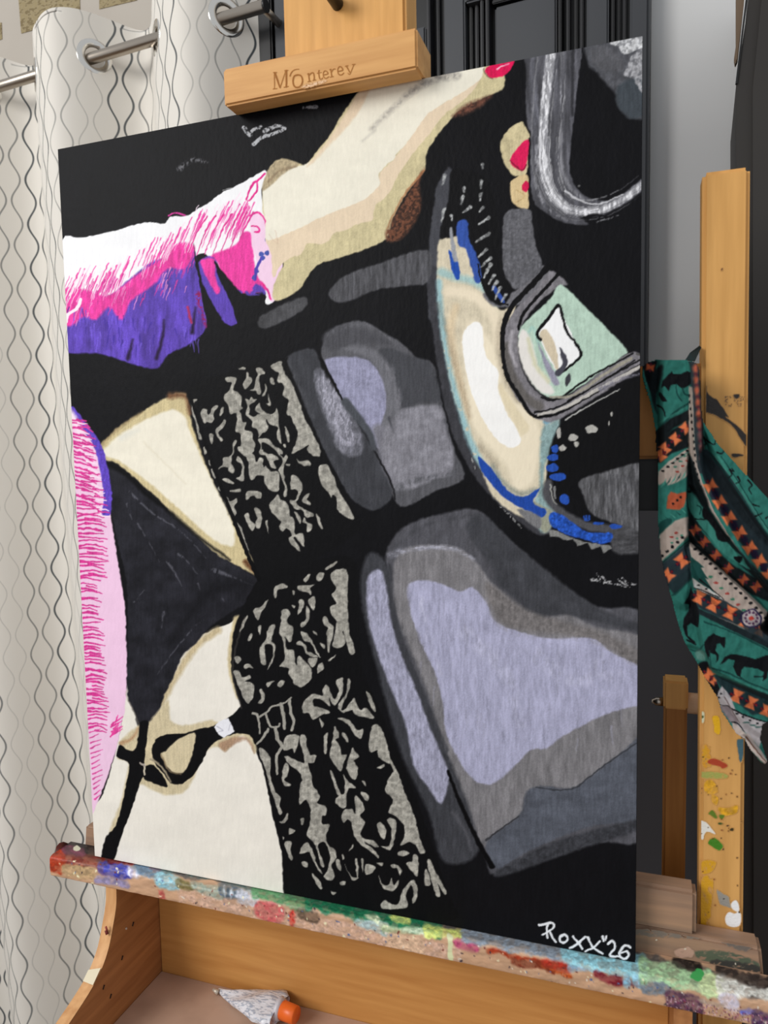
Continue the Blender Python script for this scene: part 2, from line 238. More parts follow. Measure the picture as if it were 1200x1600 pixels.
    po('I','560,1375 620,1320 700,1250 720,1170 780,1145 900,1155 1000,1090 1080,1030 1230,925 1230,1255 1000,1300 850,1350 700,1420 600,1475',(86,90,100),4,tex=('b',.05,.09,.14)); st('I','760,1150 900,1158 1000,1085 1085,1025 1180,960',(60,62,68),6); st('I','560,1360 690,1265',(50,50,54),8,4)
    po('I','600,1485 700,1430 850,1360 1230,1262 1230,1300 1000,1375 800,1445 620,1505',(58,59,64),5,tex=('b',.2,.2,.3))
    po('I','60,310 95,215 160,250 185,380 215,520 300,750 370,930 430,1070 500,1250 530,1400 460,1455 380,1430 330,1250 240,1060 180,880 110,620 70,450',(62,63,68),6,tex=('b',.2,.05,.15))
    po('I','85,330 110,285 145,290 165,370 185,500 230,640 290,780 340,920 400,1060 412,1120 380,1215 330,1150 270,1060 240,900 190,780 130,620 90,480',(158,158,180),4,tex=('b',.3,.12,.16)); st('I','175,260 200,500 290,740 400,1000',(60,61,66),14,22,soft=4)
    st('I','408,1085 460,1220 530,1370 585,1465',(10,10,12),12,22,soft=2); st('I','430,1250 480,1330 500,1400',(84,84,90),16,6,soft=6)
    for i in range(16): x = rg.uniform(965,1150); st('I',[(x,300+(x-965)*.15+rg.uniform(-8,30)),(x+22,306+(x-965)*.2+rg.uniform(0,20))],(170,170,172),8,3,tex=('d',.4,.4,.45))
    for q,c_,w in (('240,330 260,460 330,640 375,790 390,920 440,1040 500,1120 550,1150 620,1120 700,1050',(110,108,112),10),('560,400 610,500 720,545 980,565 1160,670',(140,138,146),12),('190,300 200,420 260,600 330,780 400,1000',(96,95,99),16),('200,190 300,110 420,80 520,60',(58,59,63),14),('720,1190 700,1260 600,1330 550,1370',(70,72,78),10),('300,400 330,560 380,700',(200,200,222),20),('480,540 640,700 700,900',(184,184,208),60),('760,620 900,720 1100,700',(184,184,208),60)): st('I',q,c_,w,w*.6,soft=7,a=.55,tex=('db',.2,.06,.9))
    for q,c_,w in (('575,60 640,30 740,20 850,90',(110,110,116),10),('820,180 850,260 860,330 840,420 800,520',(126,125,132),22),('1000,200 1020,320 1060,480',(60,61,66),12),('850,660 940,620 1060,600 1090,560',(84,85,90),26),('430,180 500,330 560,470 640,620',(80,81,86),20),('690,690 750,720 810,700',(50,51,55),18)): st('E',q,c_,w,w*.6,soft=6,a=.6,tex=('db',.2,.1,.9))
    # ---- thighs, cloth triangle and straps
    po('P','96,1440 96,1255 150,1255 172,1205 190,1130 199,1070 215,1080 300,1005 330,985 358,975 372,966 364,1016 363,1052 370,1085 378,1108 395,1150 399,1171 411,1204 423,1261 438,1324 465,1402 465,1460',(238,233,222),1.5,tex=('b',.03,.05,.02))
    st('P','372,968 362,1016 362,1052 372,1090',(206,190,150),14,6,soft=4); st('P','340,985 306,1010 272,1062 252,1100',(196,178,140),12,10,soft=6,a=.9)
    po('F','205,318 300,220 420,140 520,80 600,45 650,60 655,130 690,260 740,400 800,540 850,640 900,740 950,830 1000,920 1012,970 940,930 850,890 780,850 700,780 600,690 520,590 430,510 350,440 280,390 215,375',(208,192,148),3)
    st('F','560,60 640,62 660,150',(120,85,60),30,14,soft=7); st('F','205,320 300,225 420,140',(150,130,95),14,8,soft=5,a=.8)
    po('F','225,335 310,255 420,190 530,140 590,130 640,170 655,220 720,370 790,520 840,620 880,720 885,790 870,812 800,790 720,730 600,620 500,530 400,450 300,380 228,358',(240,234,216),4,tex=('b',.05,.08,.02)); st('F','430,290 520,380 640,500',(226,218,196),8,4,soft=4,a=.7); st('F','320,270 400,230',(222,222,212),34,14,soft=8,a=.6)
    st('F','940,890 1005,965',(110,75,50),26,10,soft=5)
    po('P','155,714 166,723 199,745 227,773 265,801 309,839 340,867 371,884 404,906 406,919 390,938 356,960 328,980 306,1005 285,1025 270,1060 255,1090 249,1114 236,1145 219,1145 210,1114 199,1085 199,1000 198,912 184,850 174,803 163,750',(36,36,42),2.5,tex=('b',.06,.06,.3))
    st('F','225,390 350,460 440,550 560,640 700,760 860,880',(12,12,14),20,10,soft=5)
    for q,w in (('360,540 480,650 620,740 740,870',14),('345,600 370,680',10),('400,700 450,780 510,890',9),('550,890 590,950 620,1010',18),('600,850 650,890 700,950',14),('780,930 860,960 990,1010',26),('380,1090 410,1060 435,1030',8),('725,1180 660,1240 570,1350 500,1450',12),('530,1140 520,1220',16),('700,1000 710,1030',8),('820,1020 810,1060 840,1090',8),('540,60 540,60',1)):
        st('F',q,(112,112,122),w*.8,2,soft=2.5,a=.6,tex=('d',.25,.12,.42))
    st('F','960,1000 800,1020 700,1100 560,1300',(22,22,26),60,40,soft=14,a=.7)
    # tan halos, straps
    po('G','228,530 290,470 330,440 370,430 440,350 480,315 482,400 520,440 600,440 700,415 730,430 900,480 935,560 925,590 900,530 850,500 800,560 770,580 740,560 700,560 650,620 600,740 560,790 510,805 450,805 380,775 325,755 285,850 250,950 215,1010 190,1145 175,1145 165,1020 225,850 255,720 268,640 210,615 250,580',(208,194,160),4,tex=('b',.1,.1,.06)); po('G','740,540 830,505 900,520 925,590 880,520 800,560 770,582',(165,130,105),4,a=.8); st('G','230,540 290,510 320,460',(185,150,115),20,8,soft=4)
    po('P','96,640 108,636 125,655 150,690 160,720 170,760 172,800 180,850 188,900 195,950 197,1000 198,1050 196,1100 190,1130 183,1165 172,1200 160,1235 150,1258 140,1275 100,1275',(242,202,230),2)
    st('P','112,640 128,662 150,692 160,722 168,770 166,800',(98,72,190),10,14,soft=2,tex=('b',.3,.3,.15)); st('P','104,640 122,668 126,700',(246,225,240),12,8,soft=6)
    y = 655.
    while y < 1140:
        xl = 104+(y-640)*.062; wd = 40 if y < 800 else (48 if y < 900 else 34); x = xl
        st('P',[(xl+rg.uniform(-3,3),y+rg.uniform(-2,2)),(xl+wd*.5,y+rg.uniform(-5,1)+(6 if y<800 else 1)),(xl+wd+rg.uniform(-6,4),y+rg.uniform(-2,2)+(12 if y<790 else 2))],(214,58,145),rg.uniform(2.6,4.6),1.6)
        if rg.random() < .4: st('P',[(xl+wd*.4,y+3),(xl+wd*.9,y+6)],(214,58,145),3,1.5)
        y += rg.uniform(4.5,8.5)
    for i in range(10): st('P',[(172+rg.uniform(0,8),1128-i*0+i*2.6),(184+rg.uniform(0,8),1118+i*2.6+rg.uniform(-2,2))],(222,66,150),3,1)
    for i in range(14): yy = 1142+i*8; st('P',[(140+i*.6,yy+3),(154+rg.uniform(0,6),yy-3)],(222,80,160),2.6,1.2)
    for i in range(26): yy = 655+i*6; st('P',[(120+i*1.4,yy),(135+i*1.5,yy+rg.uniform(1,6))],(248,222,240) if i%2 else (214,58,145),3,1.4)
    po('G','330,430 372,425 365,520 352,620 352,700 330,740 300,840 255,960 220,1060 186,1150 128,1150 150,1030 200,970 235,850 258,740 272,650 215,612 205,595 225,545 260,570 300,572 318,510',(14,14,16),1.5)
    po('G','700,450 800,400 850,350 900,330 960,440 930,545 900,495 820,490 740,520 690,560 650,640 600,710 540,752 490,745 455,700 405,640 390,580 410,520 480,490 560,485 640,462',(14,14,16),1.5); po('G','460,580 500,540 560,500 612,485 615,520 600,600 570,670 540,695 490,680 450,630 435,595',(210,196,162),2); st('G','440,600 480,680 540,700',(150,130,100),8,4,soft=3)
    po('G','352,660 400,655 455,715 472,768 400,745 350,725',(14,14,16),1.5); st('G','385,620 440,660 490,740',(160,148,125),12,6,soft=2); po('G','712,452 740,425 790,408 805,440 822,475 765,510 735,490',(236,236,242),1.2,sm=False); st('G','730,450 760,470 740,480',(190,190,200),5); st('G','800,430 790,470',(190,190,200),4)
    st('G','350,650 352,700',(200,190,170),12,8); st('G','330,640 352,655',(170,160,150),9)
    st('G','262,262 258,290 300,380 322,435',(150,140,125),5,3,soft=3,a=.6)
    # ---- lace
    po('P','292,612 330,590 440,560 452,575 500,690 556,800 560,830 480,880 405,905 392,860 360,790 330,720 305,650',(15,15,17),3)
    po('P','404,905 440,890 548,870 560,950 566,1040 590,1100 640,1220 700,1395 700,1440 470,1440 440,1330 424,1262 412,1205 396,1150 378,1108 363,1060 362,1010 372,965',(14,14,16),2)
    LG = (160,157,148)
    for line in LACE.strip().splitlines():
        cr, rest = line.split(None, 1)
        for q in rest.split(';'):
            po(cr, q, LG, 1.3, tex=('b',.16,.22,.28))
    for q,w in (('30,200 75,225 90,380',22),('80,235 150,190 200,140 290,115 370,60',20),('145,200 180,310 250,320 270,290',20),('165,340 110,430 65,470',26),('230,330 250,430 290,490 260,540 235,600 245,740',30),('280,120 300,220 310,330',36),('350,80 370,200 395,280 375,350',28)): st('l7',q,LG,w,w*.7)
    po('E','45,310 90,290 130,400 230,690 300,960 330,990 290,985 180,720 90,480',(15,15,17),2,a=0)
    st('H','90,290 60,380 40,470 40,560 75,680',(100,95,88),6,soft=3,a=.5)
    st('P','297,618 330,720 380,850 404,905',(10,10,12),5,7)
    # ---- signature
    for q in SIGN.split(';'): st('J',q,(238,240,244),23,19,soft=.9)
    x, y = P.x, P.y
    lum = P.c.mean(1); g = np.clip((225-lum)/60, .12, 1)
    P.c *= (1+g*(.16*(vnoise(x*1.1, y*1.1)-.5)+.16*(vnoise(x*.55+50, y*.06)-.5))+.04*(fbm(x*.03, y*.04)-.5))[:, None]
    return P

LACE = '''
l1 65,540 85,515 140,510 140,530 110,555 110,650 140,760 165,880 205,1000 180,1015 155,960 120,800 85,700;190,680 215,625 260,640 280,700 310,680 330,610 370,585 405,600 350,680 355,760 320,810 270,795 230,805 205,750;420,700 450,620 480,610 470,660 440,710;370,890 430,840 480,770 505,790 480,850 430,900 410,940 465,1020 440,1030 390,970;290,945 330,940 345,990 330,1065 305,1040;215,1120 245,1105 265,1180 235,1190
l1 490,245 540,232 630,240 625,300 600,340 600,400 660,430 700,490 695,590 710,620 670,660 700,710 715,790 765,800 740,850 740,890 830,920 835,1000 870,1080 850,1150 830,1200 860,1290 780,1290 740,1200 680,1130 690,1060 680,940 630,910 620,870 640,780 630,690 570,700 545,680 530,590 480,520 480,470 540,400 560,350 575,300 520,290
l1 660,130 700,110 750,120 740,140;755,180 780,185 790,230 830,250 820,310 750,385 710,330 720,290 750,250;880,120 960,135 995,190 930,210 920,280 940,430 905,445 870,410 810,395 860,370 880,260 900,200;985,320 1015,370 1000,450 950,465 990,400;1030,440 1050,500 1065,590 1005,560 1035,550
l1 740,510 790,520 815,475 845,510 890,515 850,550 800,580 800,640 790,700 850,730 900,700 930,690 870,650 890,590 920,560 940,610 970,650 1040,700 1110,680 1130,620 1160,700 1170,850 1180,920 1200,1060 1160,1030 1140,920 1150,860 1060,830 1010,760 1000,790 1030,870 930,970 910,990 900,900 830,850 830,780 750,700 770,600
l1 905,1010 1000,1000 1060,1030 1110,1100 1200,1150 1200,1200 1100,1120 1000,1060 950,1060 970,1180 1050,1200 1150,1240 1100,1280 1020,1220 920,1190 940,1100;590,1060 620,1020 640,1040 610,1100 600,1180 570,1230 560,1300 480,1290 470,1240 560,1220 590,1140
l2 175,80 290,30 310,120 350,190 410,270 460,400 510,510 560,680 620,800 690,930 750,1060 745,1145 650,1130 600,1070 620,1010 540,1060 420,1120 440,1050 480,950 480,830 430,750 410,680 360,650 370,540 375,490 310,430 325,350 310,290 260,280 250,230 270,170 220,150;165,230 195,225 215,300 170,290;335,800 360,820 385,900 390,970 365,960;320,1010 350,1010 350,1040 330,1040
l3 200,300 260,240 270,150 330,160 390,110 400,150 390,220 430,290 430,350 400,375 350,330 340,285 270,280 210,310;470,190 480,130 520,140 570,230 575,300 570,480 490,475 460,440 520,410 545,300 530,240
l3 490,-20 720,-20 680,60 730,110 745,200 780,200 800,140 860,170 850,240 870,290 900,260 960,350 1060,340 1100,440 1090,590 1050,645 930,600 870,480 870,410 780,400 730,450 680,465 650,400 640,220 590,120 500,50
l3 800,80 850,20 870,60 940,100 1030,110 1090,170 1010,200 1040,290 980,270 920,170 880,110;260,460 330,450 420,510 400,530 300,500;380,620 510,600 520,640 390,650;605,650 700,625 830,650 825,740 760,740 720,700 670,710 640,750 605,745;270,700 330,720 370,790 460,740 470,800 430,860 465,950 430,1010 450,1070 520,1150 560,1260 640,1490 610,1500 540,1350 480,1200 380,990 300,830
l3 580,990 640,960 670,1060 740,1130 710,1220 660,1180 620,1090;725,890 800,900 835,1000 820,1160 780,1180 740,1130 770,1020;50,190 90,180 110,230 80,260;95,310 140,310 165,390 145,450 110,380;185,590 230,560 255,600 220,630;885,1080 920,1060 925,1100 930,1250 910,1180
l4 0,715 60,640 110,580 150,650 210,670 260,780 260,850 310,880 325,960 320,1050 340,1080 400,1060 440,1100 440,1230 400,1200 345,1120 315,1140 400,1290 280,1210 250,1130 290,1090 230,1000 170,1045 130,990 150,920 60,830;350,140 380,170 490,160 525,210 460,225 370,190
l4 280,345 340,350 410,440 410,550 350,660 360,710 440,760 550,820 540,860 460,860 420,780 330,760 260,660 330,650 360,530 280,510 270,430;480,570 515,575 480,640 520,690 500,710 415,670 440,600;650,210 730,210 770,290 830,400 870,530 940,640 1000,740 1070,880 1000,880 860,770 850,620 800,590 780,620 730,540 680,490 640,400 615,280
l4 320,790 370,830 400,900 390,950 350,880;440,870 480,930 540,970 520,1040 480,1045 470,950 425,920;590,830 620,850 675,995 640,990;140,80 180,120 210,80 240,110 210,180 185,260 200,400 225,500 220,600 185,590 195,480 155,350 120,270 165,200 160,130 60,0 120,0 170,60;0,80 60,90 120,130 60,170 90,250 40,240 0,180;215,200 260,195 260,220 220,215
l5 430,290 500,245 550,265 540,290 460,300 450,370 430,365;650,270 740,265 800,255 760,290 770,345 720,320 660,310;700,210 740,160 760,170 720,235;835,150 885,155 860,215 815,210;900,100 990,45 1000,60 920,115
l5 950,145 1090,115 1100,300 1105,560 1120,761 1085,780 1060,670 1030,780 970,780 1000,620 990,570 945,520 945,455 1000,430 955,345 1000,290 960,230;240,480 300,460 370,395 350,450 310,510 280,580 250,540;120,660 140,600 180,540 185,560 140,660 115,690;280,640 310,630 295,720;355,775 370,690 400,625 435,630 410,730 400,775
l5 500,500 540,475 580,520 550,570 560,620 605,650 590,740 560,761 540,720 510,740 475,690 490,600;595,310 620,320 605,355;590,440 620,450 610,475;660,395 705,405 690,470 650,530 655,450;735,400 800,365 805,450 780,490;720,450 750,490 750,570 700,640 675,640 680,600 720,570;870,560 900,545 930,600 970,640 960,720 930,761 910,700 925,650 880,620;670,685 720,700 770,775 700,765;185,765 210,700 230,710 215,765;780,680 810,690 820,720
l6 360,-20 410,-20 390,60 440,110 430,200 400,280 365,330 410,220 420,130 390,95 350,100 340,140 360,280 310,265 300,150 320,90 360,50;490,0 530,40 545,140 610,150 620,260 640,290 640,220 680,220 770,330 760,420 680,490 610,455 600,420 560,370 560,310 480,300 520,240 520,100;520,-10 590,0 590,60 560,75
l6 635,100 660,65 720,110 730,160 790,185 830,220 730,190 690,120;680,0 760,40 800,120 855,215 820,190 760,80 700,40;735,230 820,225 820,260 775,310;850,80 890,100 890,140 860,110;915,-10 970,-10 945,90 930,170 915,140;1000,-10 1060,-10 1075,90 1020,135 965,110 980,40;1080,0 1110,0 1170,150 1130,190 1090,100;925,240 990,195 980,220 935,255;830,290 870,265 880,320 825,365
l6 60,215 110,210 130,240 95,280;150,290 200,275 240,320 200,310 160,320;55,350 110,340 140,400 200,380 210,410 160,440 240,460 240,560 200,640 160,610 110,500 80,420;290,520 320,510 345,580 320,640 280,640 310,590;360,450 430,435 400,460 370,490;460,450 490,430 525,440 490,490 460,480
l6 690,640 750,570 800,550 870,570 870,510 910,470 940,530 980,600 1020,520 990,440 1050,405 1060,480 1040,580 980,660 930,590 940,660 900,640 850,600 790,600 790,660 870,680 940,720 880,740 820,770 780,790 750,730 690,720;1100,420 1125,430 1120,500 1090,580 1060,640 1040,700 1100,680 1160,600 1180,650 1200,680 1200,740 1150,700 1060,720 1010,680 1040,620 1090,540
l7 330,400 440,395 430,470 400,550 380,510 310,530 300,480;455,390 500,400 510,490 540,565 595,575 570,635 520,650 550,740 560,830 610,930 450,930 470,800 440,720 370,670 310,590 340,580 420,620 490,640 480,560 450,470;80,520 110,510 170,560 190,640 185,760 225,900 200,914 150,730 100,600;330,640 350,690 340,750 310,790 370,840 310,840 290,770 300,690
l7 785,245 830,240 900,270 960,350 1010,340 1005,400 985,430 940,390 870,290;830,180 870,140 930,65 955,120 990,170 1040,150 1110,240 1020,235 930,200 920,120 850,190;1045,0 1080,40 1125,170 1100,170 1050,50;1090,320 1140,295 1180,350 1220,450 1260,630 1220,640 1150,590 1140,530 1080,550 1065,480;620,240 660,290 640,325;760,315 790,370 795,410 770,440 810,500 820,570 865,565 850,620 810,715 770,670 720,590 725,520 745,400
l7 665,400 700,375 690,450 690,550 665,550 660,470;915,510 940,540 975,590 930,620 965,690 940,795 870,710 870,650;715,705 740,730 790,860 810,930 780,920 740,790;835,745 860,780 900,830 945,870 870,870 860,930 845,900 850,820;820,375 860,385 880,450 860,440;1140,680 1200,655 1200,680 1150,690;1000,800 1030,810 1035,850
l7 1210,560 1280,640 1330,760 1370,860 1340,900 1290,830 1260,760 1280,700
l8 -10,-10 20,60 80,110 70,160 90,210 70,225 30,110;215,10 270,-20 290,50 340,100 325,150 380,170 380,230 355,240 360,290 400,290 400,330 380,370 400,430 450,470 445,530 420,570 440,640 410,670 365,640 390,610 410,520 400,460 370,410 330,430 340,480 370,560 350,570 310,430 255,370 260,330 275,290 280,200 250,130 205,160 205,90;205,490 230,430 265,420 300,480 320,560 360,620 330,600 290,520 270,480;285,625 310,640 350,690 355,725 330,710;105,410 150,410 145,460 160,520 145,535 120,470
l8 135,320 175,330 165,350 135,360;215,255 235,255 230,295 215,290;220,545 255,545 255,575 230,575;90,375 105,380 95,395;65,275 100,260 120,215 130,230 110,280;440,-10 470,80 500,90 520,40 510,-10 540,10 580,50 540,50 520,90 520,150 500,185 450,150 445,120 470,90
l8 485,245 500,200 550,190 580,220 575,110 600,110 640,190 610,230 645,280 620,330 610,360 640,390 700,400 735,445 700,440 640,410 660,430 730,490 730,520 700,490 620,430 570,370 555,290 530,260 500,280;620,75 670,100 660,135 630,110;725,290 750,280 785,330 770,390 740,350;790,260 820,250 855,280 840,400 810,465 750,440 800,440 820,400 820,320
l8 780,40 820,-40 860,-60 900,60 970,220 1010,380 1045,470 1020,490 980,430 940,410 880,435 910,370 900,290 850,240 800,210 830,130 780,70;860,485 900,470 945,490 880,505;920,550 960,540 970,490 1000,520 995,640 960,610;820,560 860,565 890,600 880,635 860,590 820,580;735,635 760,690 800,700 820,650 835,700 870,665 860,710 820,740 760,710
l8 580,530 595,530 600,620 590,640;620,530 635,530 630,610;650,560 710,575 700,610 650,630;510,560 550,640 600,645 580,665 550,655;450,530 470,530 485,600 460,590;475,680 515,675 510,695 480,700;750,820 780,800 830,830 870,820 890,750 930,690 970,665 995,720 990,790 960,820 970,740 950,700 920,770 930,840 880,860 800,860 760,860
l8 1060,540 1080,530 1120,620 1190,740 1175,760 1130,690 1150,770 1120,770 1105,720 1070,600;1045,610 1060,600 1085,690 1060,705 1045,690;415,740 450,750 430,765;720,550 765,550 760,570;535,470 560,430 565,440 545,465;490,500 500,495 505,520 495,525
'''
SIGN = '145,180 215,165 270,160 285,200 240,240 170,275;225,170 215,240 225,305;245,240 280,310 305,350;385,272 345,300 350,345 400,350 425,305 385,272;475,295 530,360 570,415;600,300 520,365 445,410;620,305 670,390 765,465;735,340 680,400 600,440;770,295 775,335;805,295 795,325;820,365 855,340 890,360 880,420 840,480 940,495;1040,400 990,385 940,440 940,490 985,512 1025,480 1000,440 950,460'
def paint_scarf(px, py):
    P = Paint(px, py, (42,106,96), .5); po, st, dt = P.poly, P.stroke, P.dot; rg = random.Random(5)
    P.c *= (1+.16*(fbm(P.x/6, P.y/9)-.5))[:, None]
    BK, DK, SL, CM, OR, RE, TD, TL = (12,14,18), (16,22,25), (36,48,54), (166,152,142), (214,116,72), (112,26,26), (20,64,60), (64,134,120)
    def star(c, x, y, ang, r, o=OR, d=RE):
        a = math.radians(ang); u = np.array([math.cos(a), math.sin(a)]); v = np.array([-u[1], u[0]]); o0 = np.array([x, y])
        po(c, [o0+u*r*1.15*s+v*r*t for s, t in ((-1,0),(0,-.8),(1,0),(0,.8))], (30,24,50), 1, sm=False)
        po(c, [o0+u*r*s+v*r*t for s, t in ((-.8,-.85),(0,-.8),(.8,-.85),(.35,0),(.8,.85),(0,.8),(-.8,.85),(-.35,0))], o, 2.2, sm=False)
        po(c, [o0+u*r*s+v*r*t for s, t in ((-.9,-.2),(-.2,0),(-.9,.2))], d, 1, sm=False); po(c, [o0+u*r*s+v*r*t for s, t in ((.9,-.2),(.2,0),(.9,.2))], d, 1, sm=False)
    # left fall
    po('k1','20,180 80,150 160,140 130,330 150,480 110,470 60,330',BK,2,sm=False); star('k1',95,205,100,45,(180,85,50))
    po('k1','100,300 200,180 210,260 150,500 165,640 110,500',(18,26,30),4)
    po('k1','210,330 260,275 300,240 310,270 380,265 440,240 480,250 480,360 400,410 340,360 290,370 270,425 230,380 200,400',BK,1,sm=False)
    st('k1','340,370 345,450 390,515',TD,14); st('k1','400,400 415,450 455,465',TD,16); po('k1','175,470 190,435 225,480 250,520 210,520',BK); st('k1','165,560 215,590 235,660',BK,20,12)
    st('k1','165,790 240,710 330,620 470,535',TD,16); st('k1','170,730 250,680 440,580',TL,14,a=.5); st('k1','170,840 300,730 460,650',DK,90,sm=False,soft=2)
    po('k1','150,880 460,700 460,950 300,1010 190,1100 150,1090',DK,2,sm=False)
    for x,y in ((425,775),(330,875),(235,965),(195,1030)): star('k1',x,y,-38,58)
    po('k2','150,180 175,110 300,20 460,-80 460,130 350,200 260,230 240,190 180,230',CM,2,sm=False); st('k1','180,1190 300,1080 455,975',CM,24)
    for i in range(6): dt('k1',215+i*46,1175-i*38,17,12,BK)
    for x,y in ((400,1130),(350,1180),(440,1080),(480,1070)): dt('k1',x,y,18,9,(150,60,50)); dt('k1',x-20,y-45,18,9,(60,110,95))
    for y0,s in ((190,1),(520,-1)):
        for i in range(6): x = 185+i*48; y = y0-i*(20 if s>0 else 26)+(40 if s<0 else 0); po('k2',[(x,y+40*s+30),(x+60,y-26*s),(x+44,y+30)],TD if i%2 else (70,140,125),1,sm=False)
    po('k2','260,330 290,290 350,310 430,290 440,330 410,430 370,460 300,455 250,450',(165,80,52),2,sm=False)
    for x,y in ((312,402),(348,372),(382,342)): dt('k2',x,y,12,12,BK)
    po('k2','180,690 240,640 330,560 460,520 460,700 330,830 190,950',CM,2,sm=False); po('k2','170,600 260,540 300,570 200,680 170,720',TD,2)
    for i in range(5): dt('k2',208+i*48,893-i*43,17,15,BK)
    for x,y in ((340,675),(295,715)): dt('k2',x,y,18,10,(140,50,45))
    for x,y in ((300,770),(345,730),(390,700)): dt('k2',x,y,15,9,(60,120,100))
    st('k2','190,970 460,745',BK,9,sm=False); po('k2','195,975 470,750 480,1000 300,1200 240,1180',SL,2,sm=False); star('k2',390,935,-40,70); star('k2',265,1070,-45,62); po('k3','280,120 330,180 480,30 480,-90 260,80',(28,44,48),3,sm=False); st('k3','300,180 350,150 490,20',TD,12)
    po('k3','410,260 450,200 480,100 520,230 560,330 545,480 520,470 480,440 440,470 450,560 520,620 500,640 430,560 400,470 410,390 450,330 460,265',BK,1.4,sm=False)
    st('k3','440,600 520,640',BK,14); st('k3','470,690 540,705 600,640',TD,12); po('k3','520,720 560,690 610,730 600,790 540,780',(130,160,150),4,a=.6)
    po('k3','545,840 620,800 660,880 720,990 760,1100 720,1130 640,1000',BK,2); star('k3',640,925,40,60); star('k3',690,985,40,40)
    # twisted edge between the falls
    po('k1','455,150 520,140 560,190 570,330 590,560 590,800 600,1200 530,1200 510,900 480,400 470,200',(38,48,52),2,sm=False)
    for i in range(9): dt('k1',518+i*8,215+i*105,23,38,(168,84,62) if i<6 else (104,66,66),soft=5); dt('k1',524+i*8,268+i*105,20,12,(90,34,44),soft=4)
    po('k1','460,380 490,390 500,600 510,900 550,1210 470,1210 455,900',CM,2,sm=False)
    for i in range(12): dt('k1',462+i*6,470+i*62,9,16,BK)
    st('k2','500,0 540,120 600,290 660,430 760,600 850,740 950,870',(160,148,140),42,10)
    for i in range(5): dt('k2',505+i*17,20+i*55,8,14,BK)
    po('k1','560,180 590,560 600,1200 585,1200 575,700',BK,1,sm=False,a=.6)
    # right fall
    po('k2','560,-40 700,-40 1250,760 1250,1010 1050,900 800,560 640,300',SL,2); po('k2','600,0 680,0 1200,720 1200,800 1000,600 780,300',(26,34,38),4,a=.8)
    st('k2','720,-40 900,200 1100,520 1250,740',TL,34,a=.6); st('k2','660,-60 850,190 1060,500 1250,780',TD,10); st('k2','760,-40 930,210 1120,520 1250,700',TD,10)
    st('k1','590,700 760,930 1000,1210',TD,8)
    for q in ('600,860 620,920 600,930','620,880 690,930 710,890','720,1000 770,1010 800,960','840,1160 880,1180 860,1150'): st('k1',q,BK,16,8)
    for q in ('840,80 860,130 830,160','915,150 935,190 900,215','1010,180 1050,230 1020,260 1045,310','1060,410 1120,430','1080,520 1110,510 1145,490','1180,540 1200,520'): st('k2',q,BK,18,10)
    for i,(x,y) in enumerate(((660,235),(745,385),(835,535),(935,675),(1030,815),(1120,940),(1200,1060))): star('k2',x,y,57,66)
    for i,(x,y) in enumerate(((703,310),(790,460),(885,605),(983,745),(1075,878),(1160,1000))): dt('k2',x,y,34,38,(30,24,48),soft=3)
    po('k2','450,-30 480,-30 520,100 600,330 640,430 800,680 900,800 1040,960 1250,1180 1250,1250 1000,1030 800,860 600,660 450,500',(16,30,32),3)
    po('k2','455,240 500,265 560,390 640,500 760,690 880,830 960,900 990,960 1030,1020 900,950 760,850 640,700 540,580 455,430',(58,128,116),2)
    po('k2','590,440 650,480 720,590 800,680 850,740 800,760 730,740 700,650 640,570 590,530',BK,2); st('k2','520,545 570,550 620,550',BK,14); dt('k2',465,290,22,12,BK); st('k2','540,420 575,440 560,500',TD,12); po('k2','880,900 960,900 940,960 900,940',BK)
    po('k2','455,520 560,640 700,810 850,960 1000,1050 1250,1200 1250,1330 960,1200 740,1010 560,860 465,770',(16,22,24),3)
    po('k2','455,0 500,20 560,200 640,400 600,440 520,330 455,240',(12,20,22),4)  # fold shade coloured into the cloth as near-black green
    for x,y in ((515,650),(600,760),(710,885),(825,1010),(970,1115),(1090,1180)): star('k2',x,y,50,52,(158,76,48),(90,24,24))
    po('k2','465,760 560,850 740,1000 960,1190 1180,1400 1190,1460 1150,1560 1110,1700 960,1570 780,1500 700,1420 560,1250 480,900',CM,2)
    for i in range(15): t = i/14; dt('k2',520+660*t,828+ (i*46),19,14,BK)
    for i in range(7): dt('k2',660+i*52,1090+i*52,22,12,(150,60,55) if i%2 else (60,120,95))
    po('k2','480,900 560,960 600,1000 570,1000 640,1110 610,1100 760,1330 700,1300 560,1180 480,1060',TD,1.5,sm=False)
    po('k3','490,15 570,70 660,130 790,225 700,195 600,150 505,110',(190,190,186),1.5,sm=False); st('k3','560,30 680,130 790,225',BK,14,6); st('k3','510,110 600,140 740,200',BK,10)
    for x,y in ((550,85),(620,120)): dt('k3',x,y,14,8,BK)
    po('k3','500,130 620,160 800,235 960,330 1110,480 1250,560 1250,680 960,480 700,370 540,290',SL,2,sm=False)
    for x,y,r in ((555,200,68),(690,270,72),(845,342,70),(990,430,66),(1130,510,60)): star('k3',x,y,25,r)
    dt('k3',1045,395,100,95,(40,34,66)); dt('k3',1045,395,82,78,(170,160,160))
    for i in range(10): a=i*.63; dt('k3',1045+56*math.cos(a),395+54*math.sin(a),13,13,(80,50,80))
    dt('k3',1045,395,24,22,(170,60,50))
    po('k3','960,440 1030,490 1120,490 1200,540 1250,540 1250,700 1000,560',SL,2,sm=False,a=.8)
    po('k3','1200,330 1180,400 1120,480 1200,560 1260,560 1260,300',(8,8,9),2)
    po('k3','540,300 700,370 960,490 1250,650 1250,700 960,560 700,430 560,360',(24,34,38),2,sm=False); st('k3','600,430 800,500 1000,590 1250,720',TD,14)
    po('k3','600,620 640,570 690,540 760,570 800,570 800,660 785,675 750,630 720,640 710,700 740,740 735,790 715,810 715,740 660,720 640,780 610,700',BK,1,sm=False)
